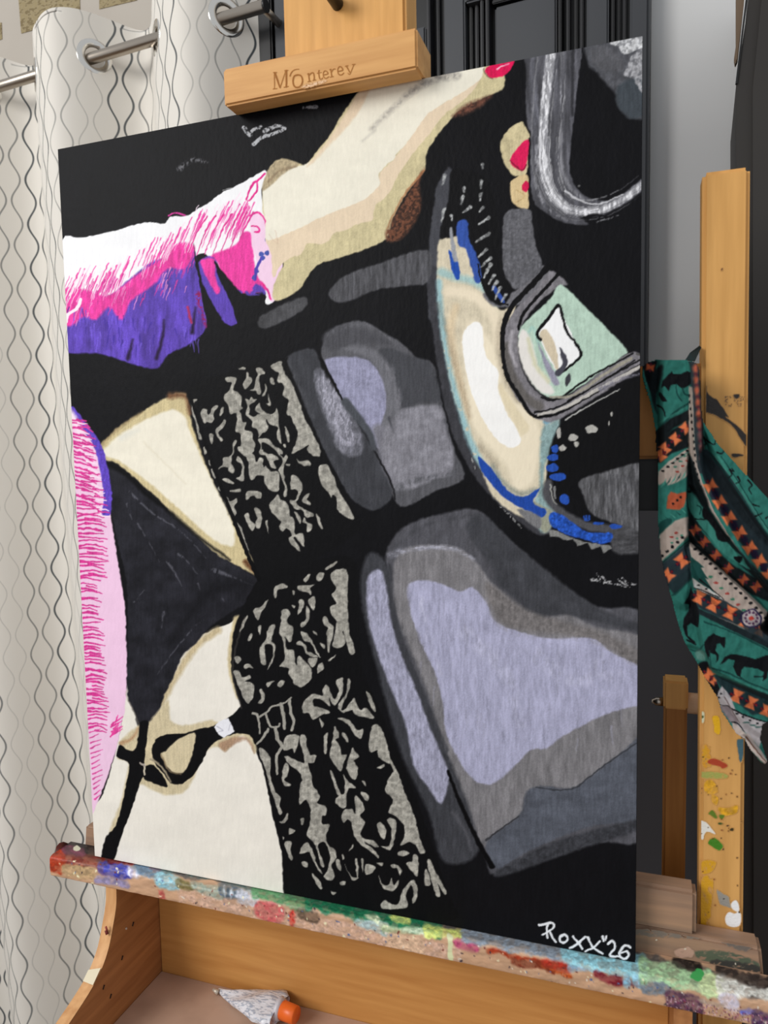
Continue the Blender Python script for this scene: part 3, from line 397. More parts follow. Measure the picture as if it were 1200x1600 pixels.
    po('k3','750,830 790,760 860,730 960,745 1080,780 1200,740 1250,700 1250,870 1200,900 1190,960 1150,985 1160,900 1100,870 980,850 950,880 940,960 970,965 910,930 870,850 890,790 830,780 780,820',BK,1,sm=False); st('k3','1070,945 1140,945 1180,920',BK,14,8)
    st('k3','650,700 660,780 660,850',TD,10); st('k3','660,860 800,900 1000,990 1250,1090',TD,16); st('k3','680,900 820,950 1000,1020 1250,1120',TL,14,a=.5)
    po('k3','690,920 850,980 1050,1060 1260,1130 1260,1290 1050,1300 820,1120 740,1020',(28,48,52),3,sm=False); star('k3',905,1125,22,70); star('k3',1045,1190,22,66); star('k3',1180,1260,22,60)
    po('k4','400,80 430,0 480,-80 600,60 700,300 900,400 1300,540 1200,560 1110,740 1060,880 1000,800 850,650 640,500 470,260',(172,166,168),1.5,sm=False)
    st('k4','610,260 900,400 1250,500',BK,26,20); po('k4','430,220 600,240 640,330 720,440 720,520 640,510 560,420 480,320',(120,108,112),3,a=.8)
    for x,y in ((460,40),(430,105),(715,350),(810,400),(925,455),(1035,505),(1140,540)): dt('k4',x,y,22,16,BK)
    for x,y in ((860,490),(960,530),(1050,560)): dt('k4',x,y,60,14,(70,100,95))
    st('k4','440,215 560,225 600,250',BK,12); st('k4','640,480 740,510 830,640',BK,26,12); st('k4','520,90 640,300 760,500',(110,96,96),22,10)
    po('k4','640,520 700,520 840,650 900,680 1050,870 1200,1100 1190,1160 1140,1140 950,940 850,860 830,750 700,740',(186,172,164),2); st('k4','860,720 1000,900 1180,1120',(110,80,66),30,16); po('k4','690,730 840,745 830,830 720,780',(60,80,70),2)
    return P

def paint_ledge(px, py):
    P = Paint(px, py, (200,160,128), 1.6); po, st, dt = P.poly, P.stroke, P.dot; rg = random.Random(11)
    P.c *= (1+.3*(fbm(P.x/25, P.y/5)-.5))[:, None]
    def row(x0, x1, v0, v1, col, dr=.35, soft=4):
        v1 = v1*.66 if .1 < v1 < .97 and x0 > 150 else v1
        def e(x, v): yt = 1328+(x-80)*.2155; yb = 1362+(x-80)*.2155+max(0, min(1,(x-200)/600))*6; return (x, yt+(yb-yt)*v)
        n = max(2, int((x1-x0)/14)); xs = np.linspace(x0, x1, n)
        p = [e(x, v0+rg.uniform(-.1,.1)) for x in xs]+[e(x, v1+rg.uniform(-.14,.14)) for x in xs[::-1]]
        po('P', p, col, soft, 1, tex=('db', .12, .2, dr))
    row(76,1230,-.9,-.15,(90,84,80),.3); row(280,720,.35,1.1,(206,170,148),.5)
    for a in ((76,160,-.9,.05,(34,26,26)),(76,165,-.1,.5,(122,46,34)),(76,100,-.1,.95,(172,58,30)),(98,150,.5,1,(190,160,120)),(100,130,-.4,-.1,(120,60,80)),(150,200,.7,1.1,(150,140,175)),(155,205,.0,.85,(66,70,172)),(170,260,-.5,-.1,(120,30,36)),(200,216,.0,.5,(225,222,240)),(212,252,-.3,.4,(104,128,152)),(245,280,-.1,.8,(146,196,210)),(278,302,.1,.5,(118,108,66)),(300,350,.0,.6,(150,160,146)),(345,378,-.1,.5,(84,98,110)),(350,352,-.0,.5,(220,230,240)),(360,364,0,.5,(220,230,240)),(372,402,0,.7,(188,192,204)),
      (250,460,-.7,-.2,(92,110,108)),(250,258,.8,1.1,(190,70,70)),(402,440,.3,1,(200,98,98)),(395,480,-.5,.35,(96,152,104)),(452,460,.4,1,(200,60,50)),(466,496,.25,.95,(104,84,68)),(478,690,-.8,.2,(36,116,80)),(556,606,.1,.8,(170,190,190)),(572,592,-.2,.05,(230,240,200)),(596,640,.1,.5,(176,190,150)),(630,672,.0,.3,(205,220,190)),(612,640,-.3,.0,(220,232,130)),(664,722,-.3,.15,(224,234,128)),(605,660,.4,1,(214,180,150)),
      (712,746,.1,.6,(178,78,112)),(722,905,-.8,.05,(140,150,162)),(762,870,.12,.6,(168,58,30)),(800,866,.3,.85,(120,48,28)),(850,888,.1,.5,(176,50,34)),(850,890,.4,.8,(190,84,36)),(878,1010,-.8,.15,(148,204,216)),(890,930,.1,.4,(150,180,205)),(930,972,.2,.75,(122,28,42)),(972,1002,.2,.6,(110,40,52)),(975,985,.1,.7,(140,190,215)),(990,1006,.0,.75,(150,200,220)),(1005,1045,0,.8,(120,130,140)),
      (1000,1110,-.8,.15,(168,206,160)),(1042,1096,.25,1,(96,66,84)),(1055,1092,-1.1,-.6,(24,22,22)),(1096,1130,-.6,.1,(206,224,170)),(1120,1230,-.7,-.1,(230,230,222)),(1120,1230,-1.1,-.7,(60,50,46)),(1125,1152,.0,.75,(216,208,222)),(1158,1178,.4,.85,(104,112,204)),(1176,1230,.3,1.1,(84,60,96)),(1095,1130,.3,.9,(180,160,146))): row(*a)
    dt('P',1089,1523,11,9,(66,172,92)); st('P','703,1462 704,1502',(218,222,176),9,7,soft=2)
    dt('P',121,1326,5,5,(220,216,190)); dt('P',385,1352,3,2,(230,240,160)); dt('P',327,1344,3,2,(230,240,160))
    for i in range(150):
        x = rg.uniform(90,1200); y = 1345+(x-80)*.2155+rg.uniform(-14,22); dt('P',x,y,rg.uniform(.7,2.4),rg.uniform(.7,2),rg.choice([(230,220,205),(60,50,60),(120,60,50),(90,110,150),(240,230,190)]))
    for i in range(400):
        x = rg.uniform(1040,1200); y = 1345+(x-80)*.2155+rg.uniform(2,24); dt('P',x,y,.9,.9,rg.choice([(220,190,200),(60,30,60),(150,60,100)]),a=.8)
    return P

def paint_post(px, py):
    P = Paint(px, py, (206,152,84), .6); po, st, dt = P.poly, P.stroke, P.dot; rg = random.Random(9)
    YL = (214,158,34)
    po('R','758,425 795,432 800,520 770,512 765,470',(232,178,18)); po('R','700,600 740,590 745,700 705,700',(214,150,40),3,tex=('d',.3,.3,.4))
    po('R','735,670 775,660 842,695 815,715 790,700 740,688',(172,64,34)); po('R','700,732 830,742 828,768 700,765',(164,166,84),2,tex=('d',.4,.4,.25))
    po('R','715,790 760,780 790,840 740,860 712,830',YL,2,tex=('db',.12,.12,.5)); po('R','755,860 790,880 780,920 758,900',YL,2,tex=('db',.12,.12,.5)); po('R','790,932 840,935 895,918 890,960 820,975',YL,2,tex=('db',.12,.12,.4))
    po('R','735,965 760,945 785,985 770,992 750,975',(96,122,34)); po('R','795,970 825,975 815,995 798,990',(96,122,34)); dt('R',802,1020,14,6,(60,80,30)); dt('R',866,1052,12,8,(60,50,20))
    po('R','685,1010 715,1008 740,1030 775,1080 725,1065 705,1110 690,1090',(232,228,218)); po('R','733,1128 768,1098 815,1140 795,1168 760,1150',(66,128,30))
    po('R','700,1230 775,1232 760,1280 705,1300',YL,2,tex=('d',.3,.2,.35)); po('R','695,1340 760,1330 750,1480 740,1600 690,1600',YL,2,tex=('d',.2,.1,.4)); po('R','780,1385 850,1430 862,1490 800,1470',(150,146,138),1.2,sm=False)
    po('R','862,1465 885,1445 905,1470 905,1510 870,1495',(240,240,240)); po('R','830,1540 850,1510 880,1520 912,1510 912,1580 870,1595 835,1580',(240,240,240))
    po('k4','715,780 760,755 830,750 832,900 790,1080 760,1100 735,980',(66,100,112)); po('k4','150,330 200,340 200,480 150,480',(214,214,180),2); dt('k4',172,400,22,20,(70,90,40))
    po('k4','200,880 250,900 240,1100 190,1080',YL,3,tex=('d',.3,.3,.4))
    BK = (32,25,21)
    po('k1','622,380 632,440 690,490 730,520 830,665 800,660 840,700 920,760 1003,850 1003,940 960,900 880,770 820,720 700,650 640,630 618,610',BK,1)
    po('k1','875,462 920,455 935,470 905,500 885,480',BK,.8); po('k1','860,1020 900,1010 975,1030 900,1045 870,1040',BK)
    for i in range(40): dt('k1',830+rg.uniform(-30,170),540+rg.uniform(-80,40)*.8+0,rg.uniform(3,7),rg.uniform(3,6),BK,a=.9)
    for x,y in ((1041,420),(1128,421),(1160,268)): dt('P',x,y,1.6,1.6,(90,50,25))
    dt('P',1158,264,7,5,(120,58,36),2)
    for i in range(36): dt('P',rg.uniform(1094,1160),rg.uniform(1180,1460),rg.uniform(.7,1.6),rg.uniform(.7,1.5),rg.choice([BK,(120,60,30),(90,60,30)]))
    return P

def paint_lettering(px, py):
    P = Paint(px, py, (196,142,84), .15); st = P.stroke; C = (150,96,48)
    for q, w, w1 in (('172,200 172,352',7,5),('163,200 195,198',6,4),('160,353 195,350',6,5),('176,202 225,340',16,11),('225,340 278,182',6,4),('284,182 284,335',15,13),('268,182 300,178',6,4),('262,338 303,330',6,5),
      ('318,232 335,195 365,172 402,168',9,4),('392,222 360,232 346,272 352,315 375,338 410,332 432,300 434,258 418,228 392,222',12,11),('440,345 462,335 478,312 472,306',8,4),('478,310 462,345 440,362 405,376',8,4),
      ('492,210 500,282',11,9),('482,212 500,207',5,4),('486,286 514,280',5,5),('502,222 520,203 540,210 546,270',7,10),('532,274 560,269',5,5),('590,180 586,200 596,255 612,262 622,252',9,6),('572,206 612,199',5,4),
      ('632,222 672,212 664,190 644,184 630,206 634,240 656,254 682,238',8,6),('700,170 710,238',10,9),('690,173 704,168',5,4),('696,243 724,238',5,5),('712,190 724,168 740,166',6,8),('768,188 812,178 800,150 780,146 766,170 772,212 800,222 822,204',9,7),
      ('846,138 880,198',10,7),('836,140 862,134',5,4),('918,122 884,206 870,216 862,206',5,4),('902,124 930,120',5,4)):
        st('Q', q, C, w, w1, soft=.6)
    for q, c_ in (('-300,560 -240,505 -205,535 -170,575',(140,70,110)),('-150,590 -60,535 60,512 150,490 60,530 -60,560',(92,50,40)),('180,480 330,450 420,436 330,470 200,500',(96,52,60)),('430,330 560,290 660,270 620,300 480,340',(236,206,180)),('520,440 700,400 700,420 560,450',(120,96,40)),('1380,215 1500,185 1510,205 1400,235',(150,140,50))): P.poly('Q', q, c_, 6, tex=('d',.5,.5,.35))
    return P

def paint_bar(px, py):
    P = Paint(px, py, (150,122,102), 1.5); po = P.poly
    for q, c in (('1085,1488 1130,1486 1180,1502 1186,1518 1140,1508 1100,1500',(84,92,74)),('1110,1500 1180,1508 1188,1524 1130,1520',(60,58,54)),('1055,1484 1080,1480 1082,1494 1060,1496',(186,150,130)),('1040,1510 1120,1516 1160,1530 1080,1528',(150,96,80)),
      ('1000,1496 1030,1492 1046,1500 1010,1504',(196,178,150)),('1150,1520 1172,1526 1160,1534',(214,190,150)),('998,1452 1090,1458 1100,1466 1000,1462',(122,110,100)),('1120,1468 1170,1478 1160,1486',(110,100,92))): po('P', q, c, 3, tex=('d',.12,.3,.35))
    for x, y in ((1025,1469),(1071,1483),(1122,1530),(1150,1505)): P.dot('P', x, y, 1.5, 1.5, (220,210,190))
    return P

# ---------------- helpers ----------------
def ray(x, y): return CAMR.T@np.array([(x-600)/FPX, (y-800)/FPX, 1.])
def onY(x, y, Y): d = ray(x, y); return CAMC+(Y-CAMC[1])/d[1]*d
def onZ(x, y, Z): d = ray(x, y); return CAMC+(Z-CAMC[2])/d[2]*d
def proj(P):
    q = (np.asarray(P, float)-CAMC)@CAMR.T
    return 600+FPX*q[..., 0]/q[..., 2], 800+FPX*q[..., 1]/q[..., 2]
ORG = {}
def link(o, parent=None, org=None, label=None, cat=None, kind=None, group=None):
    COL.objects.link(o)
    if parent is not None: o.parent = parent; ORG[o.name] = ORG[parent.name]
    else: ORG[o.name] = Vector(org or (0, 0, 0)); o.location = ORG[o.name]
    for k, v in (('label', label), ('category', cat), ('kind', kind), ('group', group)):
        if v: o[k] = v
    return o
def thing(name, label, cat, org): return link(bpy.data.objects.new(name, None), None, org, label, cat)
def mesh(name, V, F, mat, parent=None, org=None, shade=False, **kw):
    me = bpy.data.meshes.new(name); o0 = ORG[parent.name] if parent is not None else Vector(org or (0, 0, 0))
    V = np.asarray(V, float)-np.array(o0); me.from_pydata(V.tolist(), [], [list(map(int, f)) for f in F]); me.update()
    if mat: me.materials.append(mat)
    if shade: me.polygons.foreach_set('use_smooth', [True]*len(me.polygons))
    return link(bpy.data.objects.new(name, me), parent, org, **kw)
def from_bm(name, bm, mat, parent=None, org=None, shade=False, **kw):
    bmesh.ops.recalc_face_normals(bm, faces=bm.faces)
    V = [v.co[:] for v in bm.verts]; bm.verts.index_update(); F = [[v.index for v in f.verts] for f in bm.faces]; bm.free()
    return mesh(name, V, F, mat, parent, org, shade, **kw)
def prism_bm(pts, axis, a, b, bev=0, seg=2, bm=None):
    """outline pts (2D) extruded along axis 0/1/2 from a to b"""
    new = bmesh.new()
    def v3(p, t): q = list(p); q.insert(axis, t); return q
    A = [new.verts.new(v3(p, a)) for p in pts]; B = [new.verts.new(v3(p, b)) for p in pts]; n = len(pts)
    new.faces.new(A[::-1]); new.faces.new(B)
    for i in range(n): new.faces.new((A[i], A[(i+1) % n], B[(i+1) % n], B[i]))
    if bev: bmesh.ops.bevel(new, geom=new.edges[:], offset=bev, segments=seg, affect='EDGES', clamp_overlap=True)
    return new
def box(name, x0, x1, y0, y1, z0, z1, mat, parent=None, bev=.002, **kw):
    return from_bm(name, prism_bm([(x0, y0), (x1, y0), (x1, y1), (x0, y1)], 2, z0, z1, bev), mat, parent, **kw)
def tube_geo(path, r, n=12):
    path = [np.array(p, float) for p in path]; V = []; F = []
    r = r if hasattr(r, '__len__') else [r]*len(path)
    for i, p in enumerate(path):
        d = path[min(i+1, len(path)-1)]-path[max(i-1, 0)]; d /= np.linalg.norm(d)
        a = np.cross(d, (0, 0, 1) if abs(d[2]) < .9 else (1, 0, 0)); a /= np.linalg.norm(a); b = np.cross(d, a)
        for k in range(n): t = 2*math.pi*k/n; V.append(p+r[i]*(a*math.cos(t)+b*math.sin(t)))
    for i in range(len(path)-1):
        for k in range(n): F.append((i*n+k, i*n+(k+1) % n, (i+1)*n+(k+1) % n, (i+1)*n+k))
    F.append(tuple(range(n))[::-1]); F.append(tuple((len(path)-1)*n+k for k in range(n)))
    return V, F
def tube(name, path, r, mat, parent=None, n=12, **kw): V, F = tube_geo(path, r, n); return mesh(name, V, F, mat, parent, shade=kw.pop('shade', True), **kw)
def torus_geo(c, nrm, R, r, n=32, m=10, flat=1.):
    nrm = np.array(nrm, float); nrm /= np.linalg.norm(nrm); a = np.cross(nrm, (0, 0, 1)); a /= np.linalg.norm(a); b = np.cross(nrm, a); V = []; F = []
    for i in range(n):
        t = 2*math.pi*i/n; u = a*math.cos(t)+b*math.sin(t)
        for k in range(m): s = 2*math.pi*k/m; V.append(np.array(c)+u*(R+r*math.cos(s))+nrm*r*flat*math.sin(s))
    for i in range(n):
        for k in range(m): F.append((i*m+k, ((i+1) % n)*m+k, ((i+1) % n)*m+(k+1) % m, i*m+(k+1) % m))
    return V, F
# materials
def rgb(*c): return tuple(lin(c))+(1,)
def mat(name, col, rough=.6, spec=.3, metal=0.):
    m = bpy.data.materials.new(name); m.use_nodes = True; b = m.node_tree.nodes['Principled BSDF']
    b.inputs['Base Color'].default_value = rgb(*col); b.inputs['Roughness'].default_value = rough; b.inputs['Specular IOR Level'].default_value = spec; b.inputs['Metallic'].default_value = metal
    return m
def N(m, t, **kw):
    n = m.node_tree.nodes.new(t)
    for k, v in kw.items(): setattr(n, k, v)
    return n
def noisy(name, c1, c2, scale, rough=.6, spec=.3, bump=0., vec=(1, 1, 1), lo=.35, hi=.65, detail=4, c3=None):
    m = mat(name, c1, rough, spec); L = m.node_tree.links; b = m.node_tree.nodes['Principled BSDF']
    tc = N(m, 'ShaderNodeTexCoord'); mp = N(m, 'ShaderNodeMapping'); mp.inputs['Scale'].default_value = vec
    nz = N(m, 'ShaderNodeTexNoise'); nz.inputs['Scale'].default_value = scale; nz.inputs['Detail'].default_value = detail
    cr = N(m, 'ShaderNodeValToRGB'); e = cr.color_ramp.elements; e[0].position = lo; e[0].color = rgb(*c1); e[1].position = hi; e[1].color = rgb(*c2)
    if c3: q = e.new((lo+hi)/2); q.color = rgb(*c3)
    L.new(tc.outputs['Object'], mp.inputs[0]); L.new(mp.outputs[0], nz.inputs[0]); L.new(nz.outputs[0], cr.inputs[0]); L.new(cr.outputs[0], b.inputs['Base Color'])
    if bump: bp = N(m, 'ShaderNodeBump'); bp.inputs['Strength'].default_value = bump; bp.inputs['Distance'].default_value = .002; L.new(nz.outputs[0], bp.inputs['Height']); L.new(bp.outputs[0], b.inputs['Normal'])
    return m
def wood(name, c1, c2, axis, rough=.5, sc=1.):
    v = [70*sc, 70*sc, 70*sc]; v[axis] = 5*sc
    return noisy(name, c1, c2, 1.6, rough, .25, .12, v, .3, .72, 6)
def attr_mat(name, rough=.55, spec=.25, bump=0., bscale=400, bvec=(1, 1, 1)):
    m = mat(name, (128, 128, 128), rough, spec); L = m.node_tree.links; b = m.node_tree.nodes['Principled BSDF']
    a = N(m, 'ShaderNodeVertexColor', layer_name='Col'); L.new(a.outputs[0], b.inputs['Base Color'])
    if bump:
        tc = N(m, 'ShaderNodeTexCoord'); mp = N(m, 'ShaderNodeMapping'); mp.inputs['Scale'].default_value = bvec; nz = N(m, 'ShaderNodeTexNoise'); nz.inputs['Scale'].default_value = bscale; nz.inputs['Detail'].default_value = 3
        bp = N(m, 'ShaderNodeBump'); bp.inputs['Strength'].default_value = bump; bp.inputs['Distance'].default_value = .001
        L.new(tc.outputs['Object'], mp.inputs[0]); L.new(mp.outputs[0], nz.inputs[0]); L.new(nz.outputs[0], bp.inputs['Height']); L.new(bp.outputs[0], b.inputs['Normal'])
    return m
def sheet(name, G, cols, keep, mat, parent=None, gain=1., **kw):
    """grid of points G (ny,nx,3) with sRGB colours per vertex; faces kept where keep is True"""
    ny, nx = G.shape[:2]; V = G.reshape(-1, 3); idx = np.arange(ny*nx).reshape(ny, nx)
    F = np.stack([idx[:-1, :-1], idx[:-1, 1:], idx[1:, 1:], idx[1:, :-1]], -1).reshape(-1, 4)
    if keep is not None:
        K = keep.reshape(ny, nx); K = (K[:-1, :-1] | K[:-1, 1:] | K[1:, 1:] | K[1:, :-1]).ravel(); F = F[K]
        used = np.unique(F); remap = np.zeros(ny*nx, int); remap[used] = np.arange(used.size); F = remap[F]; V = V[used]; cols = cols.reshape(-1, 3)[used]
    o0 = np.array(ORG[parent.name] if parent is not None else (kw.get('org') or (0, 0, 0)))
    me = bpy.data.meshes.new(name); me.vertices.add(len(V)); me.vertices.foreach_set('co', (V-o0).astype(np.float32).ravel())
    me.loops.add(F.size); me.loops.foreach_set('vertex_index', F.astype(np.int32).ravel())
    me.polygons.add(len(F)); me.polygons.foreach_set('loop_start', np.arange(0, F.size, 4, dtype=np.int32)); me.polygons.foreach_set('loop_total', np.full(len(F), 4, np.int32))
    me.update(calc_edges=True); me.validate(); me.polygons.foreach_set('use_smooth', np.ones(len(me.polygons), bool))
    ca = me.color_attributes.new('Col', 'FLOAT_COLOR', 'POINT'); c = np.ones((len(V), 4), np.float32); c[:, :3] = lin(np.clip(cols.reshape(-1, 3), 0, 255))*gain; ca.data.foreach_set('color', c.ravel())
    me.materials.append(mat)
    return link(bpy.data.objects.new(name, me), parent, kw.get('org'), kw.get('label'), kw.get('cat'), kw.get('kind'))

# ---------------- materials ----------------
M_beech_x = wood('beech_grain_across', (200, 146, 86), (222, 170, 106), 0)
M_beech_z = wood('beech_grain_upright', (202, 150, 84), (222, 168, 98), 2)
M_beech_dk = wood('beech_darker', (150, 98, 46), (176, 120, 60), 2)  # darker beech for the crossbar, brace arm and pivot block
M_tray = wood('tray_wood', (184, 126, 66), (202, 146, 82), 0); M_side = wood('tray_side_wood', (150, 98, 58), (180, 124, 76), 1); M_edge = wood('tray_edge_wood', (196, 142, 92), (222, 172, 120), 2)
M_trayfloor = noisy('tray_floor_worn', (168, 136, 116), (192, 158, 136), 14, .6, .25, .1)
M_worn = wood('grimy_worn_wood', (138, 112, 94), (172, 136, 108), 0, .55)
M_blackmetal = mat('black_metal', (22, 22, 23), .45, .4); M_chrome = mat('chrome', (215, 212, 206), .16, .5, 1.); M_steel = mat('brushed_steel', (172, 162, 150), .3, .5, 1.)
M_black = mat('black_canvas_edge', (20, 20, 22), .7, .2)
M_wall = noisy('wall_paint', (176, 168, 158), (184, 177, 167), 3, .85, .1)
M_door = noisy('door_grey_paint', (56, 58, 62), (64, 66, 70), 2, .45, .35); M_groove = mat('black_paint_groove_shade', (14, 14, 16), .4, .4)  # near-black colours in the door's groove shade; also paints black frame and bead
M_char = noisy('charcoal_paint', (80, 80, 84), (86, 86, 90), 2, .6, .3); M_ward = noisy('wardrobe_black_brown', (50, 47, 45), (56, 53, 50), 2, .6, .3)

# ---------------- room ----------------
u0 = ray(148, 90); u0 /= np.linalg.norm(u0); ROD0 = CAMC+1.8*u0
rr = ray(-2070, 700); EW = -np.array([rr[0], rr[1], 0]); EW /= np.linalg.norm(EW); NW = np.array([EW[1], -EW[0], 0])   # NW points into the room
ROFF = .09; W0 = ROD0-NW*ROFF; W0[2] = 0
def wl(x, y, off):
    d = ray(x, y); p0 = W0+NW*off; t = ((p0-CAMC)@NW)/(d@NW); q = CAMC+t*d; return (q-W0)@EW, q[2]
def wp(s, off, z): return W0+EW*s+NW*off+np.array([0, 0, z])
def wbox(name, s0, s1, o0, o1, z0, z1, m, parent=None, bev=0, **kw):
    bm = prism_bm([(s0, o0), (s1, o0), (s1, o1), (s0, o1)], 2, z0, z1, bev)
    for v in bm.verts: v.co = Vector(wp(v.co.x, v.co.y, v.co.z))
    return from_bm(name, bm, m, parent, **kw)
sA = lambda x, y=20, off=.0: wl(x, y, off)[0]
floor = mesh('floor', [(-3, -3, 0), (3, -3, 0), (3, 1.2, 0), (-3, 1.2, 0)], [(0, 1, 2, 3)], noisy('floor_boards', (96, 80, 66), (120, 100, 82), 3, .5, .3, 0, (1, 12, 1)), kind='structure')
dl, dr = sA(397), sA(1018)
wall = wbox('wall_back', -1.6, dr, -.1, 0, 0, 2.7, M_wall, kind='structure'); wbox('wall_right', dr, 2.0, -.1, 0, 0, 2.7, noisy('wall_paint_grey', (208, 208, 208), (214, 214, 213), 3, .85, .1), kind='structure')
# printed wallpaper motifs
mp_ = noisy('parchment_print', (150, 136, 104), (124, 110, 82), 90, .8, .1, 0, (1, 1, 2.2), .46, .56, 5, (158, 145, 116))
for q in (((28, -12), (124, -14), (125, 27), (33, 52)), ((155, -12), (212, -14), (214, 0), (155, 14)), ((-14, 38), (2, 35), (3, 61), (-14, 66))):
    P4 = [wp(*[(a, .0015, b) for a, b in (wl(x, y, .0015),)][0]) for x, y in q]; P4b = [p-NW*.002 for p in P4]
    mesh('wallpaper_print', P4+P4b, [(0, 1, 2, 3), (7, 6, 5, 4), (0, 4, 5, 1), (1, 5, 6, 2), (2, 6, 7, 3), (3, 7, 4, 0)], mp_, wall)
# door: leaf with stiles, panels and stepped mouldings
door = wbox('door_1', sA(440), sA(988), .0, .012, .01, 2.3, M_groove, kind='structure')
for a, b, nm, m, o in ((442, 500, 'stile', M_door, .034), (703, 735, 'stile', M_door, .034), (921, 955, 'stile', M_door, .034), (520, 600, 'panel', M_door, .026), (640, 672, 'panel', M_door, .026), (779, 874, 'panel', M_door, .026)):
    wbox(nm, sA(a), sA(b), .004, o, .02, 2.28 if nm == 'stile' else wl(820, 2, .02)[1], m, door, .003)
for a in (680, 690, 741, 750, 760, 770, 881, 892, 903, 912, 961, 969, 978, 505, 512, 608, 620, 630): wbox('moulding', sA(a-2.5), sA(a+2.5), .004, .022+.008*(a % 3), .02, 2.28, M_groove if a % 2 else mat('moulding_groove_shade', (34, 34, 37), .4, .4), door, .0015)  # groove shade put into the mouldings' black and dark tones
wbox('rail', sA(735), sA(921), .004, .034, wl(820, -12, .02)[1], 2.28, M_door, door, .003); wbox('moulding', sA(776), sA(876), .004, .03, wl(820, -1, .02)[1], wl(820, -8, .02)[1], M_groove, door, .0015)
wbox('trim_1', sA(988), dr, 0, .045, 0, 2.5, M_door, bev=.004, kind='structure'); wbox('trim_2', sA(415), sA(440), 0, .04, 0, 2.5, M_groove, bev=.003, kind='structure'); wbox('trim_3', sA(396), sA(415), 0, .03, 0, 2.5, mat('casing_pale', (178, 176, 174), .5), bev=.003, kind='structure')

# ---------------- curtain, rod, eyelets ----------------
s1 = 0.; s2 = wl(353, 10, ROFF)[0]; per = s2-s1; AMP = .062
rodz = lambda s: 0*s+ROD0[2]
sL, sR = wl(-330, 200, ROFF)[0], wl(404, 60, ROFF-.03)[0]
ss = np.linspace(sL, sR, 900); ph = -2*math.pi*(ss-s1)/per
off = ROFF+AMP*np.sin(ph)+.012*np.sin(2*ph+.5)
du = np.hypot(np.diff(ss), np.diff(off)); uu = np.concatenate([[0], np.cumsum(du)])
ztop = ROD0[2]+.082
zs = np.concatenate([ztop-.004*np.arange(40), np.linspace(ztop-.16, .02, 170)])
G = np.zeros((len(zs), len(ss), 3)); UV = np.zeros((len(zs), len(ss), 2))
for j, z in enumerate(zs):
    f = (ztop-z)/ztop; o = ROFF+(off-ROFF)*(1-.22*math.sin(f*2.2))+.02*f*np.sin(ph*.5+1.3+f*2)+.05*f*f
    sw = ss+.018*f*np.sin(ph*.5+f*3)+.10*f*f*((ss-sL)/(sR-sL)-.0)*0+.15*f*f
    z_ = z-(.006*(1-np.cos(2*ph)) if j < 3 else 0)
    G[j] = W0+EW*sw[:, None]+NW*o[:, None]; G[j, :, 2] = z_; UV[j, :, 0] = uu; UV[j, :, 1] = z
cur = thing('curtain', 'pale eyelet curtain with wavy grey bead lines hanging left of the easel', 'curtain', (float(W0[0]), float(W0[1]), 0))
ringc = [wp(s1, ROFF, ROD0[2]), wp(s2, ROFF, ROD0[2]), wp(s1-per, ROFF, ROD0[2]), wp(s1-per/2, ROFF, ROD0[2]), wp(s1+per/2, ROFF, ROD0[2])]
ridx = [np.argmin(abs(ss-(s1+k*per))) for k in (0, 1, -1, -.5, .5)]
ringn = []
for i in ridx:
    i = min(max(i, 1), len(ss)-2); tg = EW*(ss[i+1]-ss[i-1])+NW*(off[i+1]-off[i-1]); ringn.append(np.cross(tg, (0, 0, 1)))
keep = np.ones(G.shape[:2], bool)
for c, k in zip(ringc, (0, 1, -1, -.5, .5)):
    if sL < s1+k*per < sR: keep &= np.linalg.norm(G-c, axis=2) > .0245
idx = np.arange(G.shape[0]*G.shape[1]).reshape(G.shape[:2])
Fq = np.stack([idx[:-1, :-1], idx[:-1, 1:], idx[1:, 1:], idx[1:, :-1]], -1).reshape(-1, 4); kk = (keep[:-1, :-1] & keep[:-1, 1:] & keep[1:, 1:] & keep[1:, :-1]).ravel(); Fq = Fq[kk]
mc = mat('curtain_cloth', (214, 208, 198), .85, .1); Lk = mc.node_tree.links; bs = mc.node_tree.nodes['Principled BSDF']
uvn = N(mc, 'ShaderNodeUVMap', uv_map='UVMap'); sp = N(mc, 'ShaderNodeSeparateXYZ'); Lk.new(uvn.outputs[0], sp.inputs[0])
def mth(op, a, b=None, c=None):
    n = N(mc, 'ShaderNodeMath', operation=op)
    for i, v in enumerate((a, b, c)):
        if v is None: continue
        if isinstance(v, (int, float)): n.inputs[i].default_value = v
        else: Lk.new(v, n.inputs[i])
    return n.outputs[0]
DL, AL, LAM = .031, .0098, .096
t = mth('DIVIDE', sp.outputs[0], DL); i_ = mth('ROUND', t); fr = mth('MULTIPLY', mth('SUBTRACT', t, i_), DL)
sg = mth('COSINE', mth('MULTIPLY', i_, math.pi)); wv = mth('MULTIPLY', mth('MULTIPLY', mth('SINE', mth('MULTIPLY', sp.outputs[1], 2*math.pi/LAM)), AL), sg)
dd = mth('ABSOLUTE', mth('SUBTRACT', fr, wv)); pr = mth('FLOOR', mth('DIVIDE', mth('ADD', i_, 1), 2))
sh = mth('ADD', .52, mth('MULTIPLY', .46, mth('SINE', mth('ADD', mth('MULTIPLY', pr, 1.9), 1.2))))
lw = mth('ADD', .0013, mth('MULTIPLY', sh, .0013))
al = N(mc, 'ShaderNodeMapRange', interpolation_type='SMOOTHSTEP'); Lk.new(dd, al.inputs[0]); Lk.new(mth('MULTIPLY', lw, .5), al.inputs[1]); Lk.new(mth('MULTIPLY', lw, 1.35), al.inputs[2]); al.inputs[3].default_value = 1; al.inputs[4].default_value = 0
